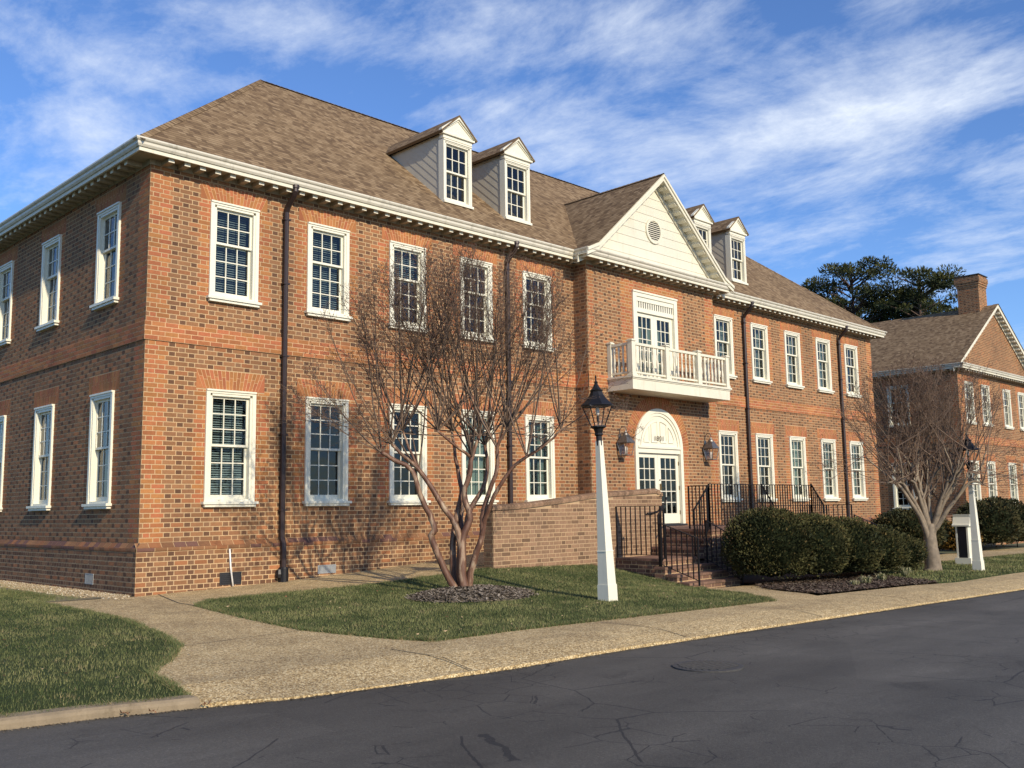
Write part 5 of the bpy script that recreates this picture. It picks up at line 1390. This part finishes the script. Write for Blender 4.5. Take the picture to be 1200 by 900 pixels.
# ================================================================== plants
def shrub(name, cx, cy, rx, ry, h, n, cols, label, group=None, lobes=2.2, leaf=.05, seed=0, zb=None, cat='shrub'):
    z0 = (g(cx, cy) if zb is None else zb); t = empty(name, (cx, cy, z0), label, cat, group)
    def rad(d):  # lumpy outline, boxier than an ellipsoid and full down to the ground
        q = (abs(d[0]) ** 2.3 + abs(d[1]) ** 2.3 + abs(d[2]) ** 2.3) ** (-1 / 2.3)
        return q * .96 + .13 * noise.noise((d[0] * lobes + seed, d[1] * lobes, d[2] * lobes)) + .07 * noise.noise((d[0] * 5 + seed, d[1] * 5, d[2] * 5))
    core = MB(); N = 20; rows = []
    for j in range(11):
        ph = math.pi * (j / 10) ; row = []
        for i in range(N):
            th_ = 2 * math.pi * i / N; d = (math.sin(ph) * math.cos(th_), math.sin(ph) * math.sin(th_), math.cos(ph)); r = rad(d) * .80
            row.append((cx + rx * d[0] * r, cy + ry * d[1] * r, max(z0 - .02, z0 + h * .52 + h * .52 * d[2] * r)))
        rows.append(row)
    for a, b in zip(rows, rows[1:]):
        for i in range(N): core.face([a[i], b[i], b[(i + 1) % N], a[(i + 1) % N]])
    core.build('dark_core', 'far_core', t)  # added dark filler inside the leaves, stops see-through and stands for inner shade
    rg = np.random.default_rng(seed + 5); V = []; C = []
    for _ in range(n):
        d = Vector(rg.normal(0, 1, 3)); d.normalize()
        if d.z < -.75: continue
        f = 1 - .26 * rg.random() ** 1.6; r = rad(d) * f
        p = Vector((cx + rx * d.x * r, cy + ry * d.y * r, z0 + h * .52 + h * .52 * d.z * r))
        if p.z < z0: continue
        out = Vector((d.x, d.y, d.z * .6 + .55)) + Vector(rg.normal(0, .38, 3)); out.normalize()
        s = out.cross(Vector(rg.normal(0, 1, 3)))
        if s.length < 1e-3: continue
        s.normalize(); L = leaf * rg.uniform(.6, 1.5); w = L * rg.uniform(.28, .5)
        cl = .5 + .9 * noise.noise((p.x * 2.2, p.y * 2.2, p.z * 2.2 + seed)) + rg.normal(0, .16)
        cl = min(1, max(0, cl)); c = [a_ * (1 - cl) + b_ * cl for a_, b_ in zip(cols[0], cols[1])]
        if rg.random() < .06: c = cols[2]
        k = rg.uniform(.7, 1.25)
        V += [p - s * w, p + s * w, p + s * w * .45 + out * L, p - s * w * .45 + out * L]; C.append([x * k for x in c])
    me = bpy.data.meshes.new('foliage'); me.from_pydata([tuple(v) for v in V], [], [(4 * i, 4 * i + 1, 4 * i + 2, 4 * i + 3) for i in range(len(C))])
    arr = np.ones((len(C), 4, 4), dtype=np.float32); arr[:, :, :3] = np.array(C)[:, None, :]
    la = me.color_attributes.new('Col', 'FLOAT_COLOR', 'CORNER'); la.data.foreach_set('color', arr.ravel()); me.materials.append(M['leaf'])
    o = bpy.data.objects.new('foliage', me); COL.objects.link(o); attach(o, t)
    return t
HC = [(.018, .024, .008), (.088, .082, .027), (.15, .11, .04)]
GH_ = 'clipped evergreen shrubs growing together beside the steps'
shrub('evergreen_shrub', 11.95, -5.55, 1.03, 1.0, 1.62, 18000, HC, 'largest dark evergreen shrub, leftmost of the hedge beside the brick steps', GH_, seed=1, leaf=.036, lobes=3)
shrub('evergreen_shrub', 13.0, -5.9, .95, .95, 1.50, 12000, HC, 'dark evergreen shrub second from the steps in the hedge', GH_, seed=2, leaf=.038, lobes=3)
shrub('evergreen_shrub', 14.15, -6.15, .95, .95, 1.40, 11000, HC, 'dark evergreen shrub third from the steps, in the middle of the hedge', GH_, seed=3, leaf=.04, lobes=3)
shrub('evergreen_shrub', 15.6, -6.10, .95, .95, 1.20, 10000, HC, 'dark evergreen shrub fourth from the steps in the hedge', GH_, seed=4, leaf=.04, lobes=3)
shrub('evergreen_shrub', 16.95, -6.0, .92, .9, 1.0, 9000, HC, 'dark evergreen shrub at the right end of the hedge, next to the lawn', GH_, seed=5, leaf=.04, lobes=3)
HC2 = [(.018, .024, .010), (.070, .062, .022), (.11, .08, .03)]
shrub('evergreen_shrub', 26.9, -2.2, 1.45, 1.2, 1.58, 7000, HC2, 'large dark round shrub behind the bare far tree', 'far round shrubs', leaf=.065, seed=6)
shrub('evergreen_shrub', 29.6, -1.6, 1.1, 1.1, 1.35, 4000, HC2, 'dark shrub against the low linking wall, behind the large round shrub', 'far round shrubs', leaf=.065, seed=16)
shrub('golden_shrub', 30.2, -2.6, .85, .85, 1.15, 4000, [(.085, .045, .010), (.22, .125, .022), (.26, .15, .03)], 'small golden brown bush between the far tree trunk and the litter bin', leaf=.06, seed=7)
for i, (x, y, r, h) in enumerate(((34.3, -2.3, 1.7, 1.95), (37.0, -1.9, 1.8, 2.05), (39.8, -1.7, 1.7, 1.75))):
    shrub('evergreen_shrub', x, y, r, 1.2, h, 6000, HC2, ['large dark shrub right of the far lamp post, below the far building windows', 'dark shrub second right of the far lamp post against the far building', 'dark shrub cut off by the right edge in front of the far building'][i], 'far building shrubs', leaf=.075, seed=20 + i)
# pale ornamental grasses
def tuft(x, y, s, label):
    z0 = g(x, y); mb = MB()
    for _ in range(150):
        a = rnd(0, 6.28); l = rnd(.5, 1) * s; o = rnd(.2, .9); b = (x + rnd(-.06, .06), y + rnd(-.06, .06), z0)
        m_ = (b[0] + math.cos(a) * l * o * .5, b[1] + math.sin(a) * l * o * .5, z0 + l * .7); e = (b[0] + math.cos(a) * l * o, b[1] + math.sin(a) * l * o, z0 + l * rnd(.3, .9)); w = .006
        k = rnd(.7, 1.2); c = (.36 * k, .33 * k, .19 * k) if random.random() < .6 else (.15 * k, .16 * k, .06 * k); sx, sy = -math.sin(a) * w, math.cos(a) * w
        mb.face([(b[0] - sx, b[1] - sy, b[2]), (b[0] + sx, b[1] + sy, b[2]), (m_[0] + sx, m_[1] + sy, m_[2]), (m_[0] - sx, m_[1] - sy, m_[2])], c); mb.face([(m_[0] - sx, m_[1] - sy, m_[2]), (m_[0] + sx, m_[1] + sy, m_[2]), e], c)
    tag(mb.build('ornamental_grass', 'leaf'), label, 'plant', 'pale grasses along the hedge bed')
tuft(11.75, -7.62, .20, 'low pale grass tuft at the left front of the mulch bed'); tuft(12.5, -7.50, .27, 'pale striped grass clump second along the mulch bed')
tuft(13.75, -7.28, .28, 'pale striped grass clump third along the mulch bed'); tuft(15.6, -7.00, .36, 'tallest pale grass clump at the right end of the mulch bed')

# ---- crape myrtles: trunks, then fans of straight shoots with twigs and dry seed heads
CR = Vector((.71, -.704, 0)); CF = Vector((.705, .709, 0)); UPV = Vector((0, 0, 1))
def crape_myrtle(base, trunks, knobs, crown, label, seed, n_shoot, barkmat, twigk, scale=1.0, seedheads=True, dense=1.0):
    rs = random.Random(seed); bx, by = base; z0 = g(bx, by) - .02
    t = empty('bare_tree', (bx, by, z0), label, 'tree', 'bare crape myrtles on the lawns')
    W = lambda a, z, d: Vector((bx, by, z0)) + CR * a + CF * d + UPV * z
    tr = MB(); tips = []
    for pts, r0, r1 in trunks:
        P = [W(*p) for p in pts]; Q = [P[0]]
        for i in range(len(P) - 1):
            pm_, pn = P[max(0, i - 1)], P[min(len(P) - 1, i + 2)]
            for s_ in (1 / 3, 2 / 3, 1):
                a, b, c_, d_ = pm_, P[i], P[i + 1], pn; u = s_
                v = .5 * ((2 * b) + (c_ - a) * u + (2 * a - 5 * b + 4 * c_ - d_) * u * u + (3 * b - a - 3 * c_ + d_) * u ** 3)
                Q.append(v + Vector((rs.uniform(-1, 1), rs.uniform(-1, 1), rs.uniform(-1, 1))) * .012)
        r0 *= 1.22; r1 *= 1.15; n = len(Q); rad = [r0 + (r1 - r0) * (i / (n - 1)) ** .85 for i in range(n)]
        tr.tube(Q, rad, 9)
        for i in range(n):
            if rs.random() < .12: pass
    # flare and surface roots
    for k in range(7):
        a = k * .9 + seed; L = rs.uniform(.2, .45)
        tr.tube([W(0, .10, 0), W(0, .03, 0) + Vector((math.cos(a), math.sin(a), 0)) * L * .5, W(0, -.0, 0) + Vector((math.cos(a), math.sin(a), -.06)) * L], [.07 * scale, .03 * scale, .008], 6)
    tro = tr.build('trunk', barkmat, t, smooth=True)
    cr = MB(); sh = MB(); cc, (ra, rd, rzz), zmin = crown
    def tw(c): k = rs.uniform(.75, 1.25); return tuple(x * k * twigk for x in c)
    for (ka, kz, kd, kr) in knobs:
        P0 = W(ka, kz, kd)
        for _ in range(int(n_shoot * kr + .5)):
            # aim at a point of the dome roughly above/outside the knob
            ang = rs.gauss(0, .85) ; dd = rs.gauss(0, .5)
            ta = ka * 1.0 + (ka / ra) * .7 + ang * ra * .42; td = kd * 1.3 + dd * rd * .75
            q = (ta / ra) ** 2 + (td / rd) ** 2
            if q > .97: s_ = math.sqrt(.97 / q); ta *= s_; td *= s_; q = .97
            tz = cc + rzz * math.sqrt(1 - q) * rs.uniform(.80, 1.03)
            if q > .75: tz = max(tz - rs.random() * 1.3, zmin + .3)
            P3 = W(ta, tz, td); L = (P3 - P0).length
            if L < .4: continue
            c1 = P0 + (P3 - P0) * .35 + CR * (ta - ka) * .10 - UPV * .04 * L; c2 = P0 + (P3 - P0) * .7 + CR * (ta - ka) * .05
            n = 7; path = []
            for i in range(n + 1):
                u = i / n; path.append(P0 * (1 - u) ** 3 + c1 * 3 * u * (1 - u) ** 2 + c2 * 3 * u * u * (1 - u) + P3 * u ** 3 + Vector((rs.uniform(-1, 1), rs.uniform(-1, 1), 0)) * .018 * (i > 0))
            r0 = rs.uniform(.006, .0145) * scale * (L / 2.2) ** .5
            cr.tube(path, [r0 * (1 - .82 * i / n) + .0012 for i in range(n + 1)], 4, tw((.15, .105, .075)), caps=False)
            for _ in range(int(L * 6.5 * dense)):
                u = rs.uniform(.28, 1.0) ** .8; i = min(n - 1, int(u * n)); p = path[i].lerp(path[i + 1], u * n - i)
                d = (path[i + 1] - path[i]).normalized(); sd_ = Vector((rs.gauss(0, 1), rs.gauss(0, 1), rs.gauss(0, .5))); sd_ = (sd_ - d * sd_.dot(d)).normalized()
                tl = rs.uniform(.18, .52) * (1.25 - .6 * u) * scale; dv = (d * .75 + sd_ * .65).normalized(); e = p + dv * tl + UPV * .05 * tl; mdl = p + dv * tl * .5 - UPV * .01
                c = tw((.115, .078, .055)); cr.tube([p, mdl, e], [.0040 * scale, .0030 * scale, .0014], 3, c, caps=False)
                for _ in range(rs.choice((1, 2, 2, 3))):
                    s2 = Vector((rs.gauss(0, 1), rs.gauss(0, 1), rs.gauss(.2, .8))).normalized(); f = rs.uniform(.3, 1); b = p.lerp(e, f); e2 = b + (dv * .6 + s2 * .7).normalized() * rs.uniform(.07, .2) * scale
                    cr.tube([b, e2], [.0024 * scale, .0012], 3, c, caps=False)
                    if seedheads and u > .42:
                        for _ in range(rs.choice((3, 4, 6))):
                            q_ = b.lerp(e2, rs.uniform(.5, 1.15)) + Vector((rs.gauss(0, 1), rs.gauss(0, 1), rs.gauss(0, 1))) * .018; s3 = rs.uniform(.007, .015) * scale
                            v1 = Vector((rs.gauss(0, 1), rs.gauss(0, 1), rs.gauss(0, 1))).normalized() * s3; v2 = v1.orthogonal().normalized() * s3
                            sh.face([q_ - v1, q_ - v2, q_ + v1, q_ + v2], tw((.085, .052, .037)))
    cr.build('branch', 'twig', t)
    if seedheads: sh.build('seed_head', 'twig', t)
K = 1 / 276
def tp(cx, cy, d=0.0): return ((cx - 400) * K, (800 - cy) * K, d)
trunks1 = [([tp(380, 800, .0), tp(340, 740, -.05), tp(252, 545, -.12), tp(262, 490, -.13), tp(240, 420, -.16), tp(195, 320, -.2), tp(165, 215, -.25), tp(60, 150, -.3), tp(22, 128, -.32)], .055, .030),
           ([tp(390, 800, .06), tp(378, 700, .05), tp(368, 500, -.02), tp(272, 335, -.1), tp(192, 212, -.1), tp(125, 150, -.1), tp(62, 88, -.12)], .060, .022),
           ([tp(370, 800, .14), tp(345, 700, .16), tp(342, 560, .18), tp(362, 430, .22), tp(388, 320, .25), tp(372, 240, .3), tp(352, 110, .3), tp(342, 20, .35)], .060, .020),
           ([tp(405, 800, -.05), tp(392, 700, -.03), tp(392, 545, .0), tp(428, 440, .02), tp(402, 330, .02), tp(430, 230, .0), tp(440, 150, .02), tp(475, 50, .05)], .072, .022),
           ([tp(425, 800, .0), tp(422, 730, .0), tp(448, 620, -.05), tp(484, 530, -.08), tp(490, 430, -.1), tp(520, 320, -.1), tp(562, 200, -.12), tp(560, 110, -.12), tp(608, 30, -.15)], .056, .022),
           ([tp(484, 530, -.08), tp(500, 450, -.12), tp(545, 340, -.25), tp(620, 225, -.3), tp(700, 160, -.35), tp(800, 98, -.4), tp(862, 38, -.45)], .040, .014),
           ([tp(400, 520, .1), tp(430, 390, .15), tp(488, 300, .2), tp(512, 190, .25), tp(500, 90, .3)], .045, .022),
           ([tp(395, 560, .1), tp(380, 440, .3), tp(400, 300, .5), tp(420, 180, .7), tp(430, 60, .8)], .045, .02),
           ([tp(430, 150, .0), tp(350, 90, -.2), tp(285, 30, -.3)], .024, .016),
           ([tp(192, 212, -.1), tp(140, 100, -.05), tp(110, 20, 0)], .022, .014)]
knobs1 = [(*tp(22, 128, -.32), .9), (*tp(62, 88, -.12), 1.0), (*tp(110, 20, 0), 1.0), (*tp(190, 210, -.1), .35), (*tp(342, 20, .35), 1.0), (*tp(440, 150, .0), .5), (*tp(475, 50, .05), 1.1), (*tp(608, 30, -.15), 1.1), (*tp(560, 110, -.12), .6), (*tp(862, 38, -.45), .8), (*tp(700, 160, -.35), .5),
          (*tp(500, 90, .3), 1.1), (*tp(430, 60, .8), 1.2), (*tp(285, 30, -.3), 1.1)]
crape_myrtle(TREE1, trunks1, knobs1, (3.35, (3.02, 2.4, 2.66), 1.5), 'multi stemmed bare tree with red brown peeling bark on the nearer lawn', 5, 11.5, 'bark', 1.0, 1.0, dense=1.4)
def tq(a, z, d=0.0): return (a, z, d)
trunks2 = [([tq(0, 0), tq(.0, .12), tq(.0, .5), tq(-.02, .9), tq(0, 1.25)], .21, .12)]
knobs2 = []
rt = random.Random(3)
for i in range(12):
    a = -1.25 + 2.5 * i / 11; d = rt.uniform(-.9, .9); z1_ = 2.75 - .45 * abs(a) + rt.uniform(-.25, .25)
    P_ = [tq(a * .05, .78 + .10 * (i % 4), d * .05), tq(a * .18, 1.30, d * .2), tq(a * .45, 1.85, d * .5), tq(a * .78, 2.35, d * .8), tq(a, z1_ + .15, d)]
    trunks2.append((P_, .075, .020)); knobs2 += [(*P_[4], .55), (*P_[3], .25), (*P_[2], .15)]
    for q in range(2):
        b0 = P_[2 + q]; o = rt.uniform(-.5, .5); e_ = tq(b0[0] * 1.25 + o, b0[1] + rt.uniform(.7, 1.1), b0[2] * 1.2 + rt.uniform(-.4, .4))
        trunks2.append(([b0, tq((b0[0] + e_[0]) / 2 + .05, (b0[1] + e_[1]) / 2 - .05, (b0[2] + e_[2]) / 2), e_], .032, .014)); knobs2.append((*e_, .40))
crape_myrtle((18.92, -6.29), trunks2, knobs2, (2.75, (3.1, 1.7, 3.05), 1.7), 'vase shaped bare tree with pale single trunk on the far lawn beside the litter bin', 9, 11, 'bark_pale', 1.2, 1.1, True, .6)

# ---- pines behind the far building
def pine(x, y, h, spread, seed, label, crown0=.42, n_cl=105):
    z0 = -.6; rs = random.Random(seed); rg = np.random.default_rng(seed); t = empty('pine_tree', (x, y, z0), label, 'tree', 'pines beyond the roofs')
    tr = MB(); tr.tube([(x, y, z0 - .2), (x + .2, y, z0 + h * .5), (x + rs.uniform(-.3, .3), y, z0 + h * .97)], [.32, .22, .05], 8)
    V, C = [], []
    for i in range(n_cl):
        f = rs.random(); zz = z0 + h * (crown0 + (1 - crown0) * f); prof = math.sin(math.pi * min(1, (.18 + .82 * (1 - f)) )) ** .6 if f > .5 else .75 + .5 * f
        a = rs.uniform(0, 6.283); rr = spread * (prof * (.35 + .65 * rs.random())); c = Vector((x + rr * math.cos(a), y + rr * math.sin(a), zz + rs.uniform(-.3, .6)))
        tr.tube([(x, y, zz - rr * .35), tuple(Vector((x, y, zz - rr * .2)).lerp(c, .6)), tuple(c)], [.07, .045, .015], 5)
        cr_ = rs.uniform(.5, 1.05)
        for _ in range(int(300 * cr_)):
            d = Vector(rg.normal(0, 1, 3)); d.normalize(); p = c + Vector((d.x * cr_, d.y * cr_, d.z * cr_ * .55)) * rg.random() ** .4
            out = (d + Vector((0, 0, .5)) + Vector(rg.normal(0, .4, 3))).normalized(); s = out.cross(Vector(rg.normal(0, 1, 3)))
            if s.length < .01: continue
            s.normalize(); L = rg.uniform(.10, .22); w = L * .22; k = rg.uniform(.6, 1.3)
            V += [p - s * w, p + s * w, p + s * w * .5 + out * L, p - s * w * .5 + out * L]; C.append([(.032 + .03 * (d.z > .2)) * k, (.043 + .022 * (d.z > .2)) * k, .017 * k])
    tr.build('trunk', 'pine_bark', t)
    me = bpy.data.meshes.new('crown'); me.from_pydata([tuple(v) for v in V], [], [(4 * i, 4 * i + 1, 4 * i + 2, 4 * i + 3) for i in range(len(C))])
    arr = np.ones((len(C), 4, 4), dtype=np.float32); arr[:, :, :3] = np.array(C)[:, None, :]
    la = me.color_attributes.new('Col', 'FLOAT_COLOR', 'CORNER'); la.data.foreach_set('color', arr.ravel()); me.materials.append(M['leaf'])
    o = bpy.data.objects.new('crown', me); COL.objects.link(o); attach(o, t)
pine(60.0, 19.3, 19.0, 3.3, 1, 'leftmost dark pine showing above the end of the long roof')
pine(60.0, 15.2, 19.6, 3.3, 2, 'tallest dark pine, second from the left above the roofs')
pine(62.0, 12.8, 17.6, 2.8, 3, 'dark pine in the gap between the two taller pines')
pine(60.0, 10.2, 18.0, 3.0, 4, 'rightmost dark pine, nearest the brick chimney')
pine(66.0, 18.0, 17.8, 3.6, 5, 'dark pine standing behind the other pines', .3)
pine(68.0, 12.0, 16.8, 3.6, 6, 'lower dark pine filling the row behind the far roof', .3)
def bare_far(x, y, h, label):
    rs = random.Random(8); t = empty('bare_far_tree', (x, y, -.8), label, 'tree'); tr = MB(); cr = MB()
    tr.tube([(x, y, -1), (x + .2, y, h * .45), (x, y, h * .7)], [.22, .15, .06], 7)
    for _ in range(46):
        z = rs.uniform(.3, .68) * h; a = rs.uniform(0, 6.28); L = rs.uniform(1.5, 3.6); e = Vector((x + math.cos(a) * L * .7, y + math.sin(a) * L * .7, z + L)); p = Vector((x, y, z)); cr.tube([p, p.lerp(e, .5) + Vector((0, 0, -.1)), e], [.04, .025, .006], 4, (.12, .09, .07), caps=False)
        for _ in range(9):
            b = p.lerp(e, rs.uniform(.35, 1)); q = b + Vector((rs.gauss(0, .5), rs.gauss(0, .5), rs.uniform(.2, .9))); cr.tube([b, q], [.014, .005], 3, (.12, .09, .07), caps=False)
    tr.build('trunk', 'pine_bark', t); cr.build('branch', 'twig', t)
bare_far(62, 2.8, 13.5, 'leafless tree just visible behind the gable at the right edge')
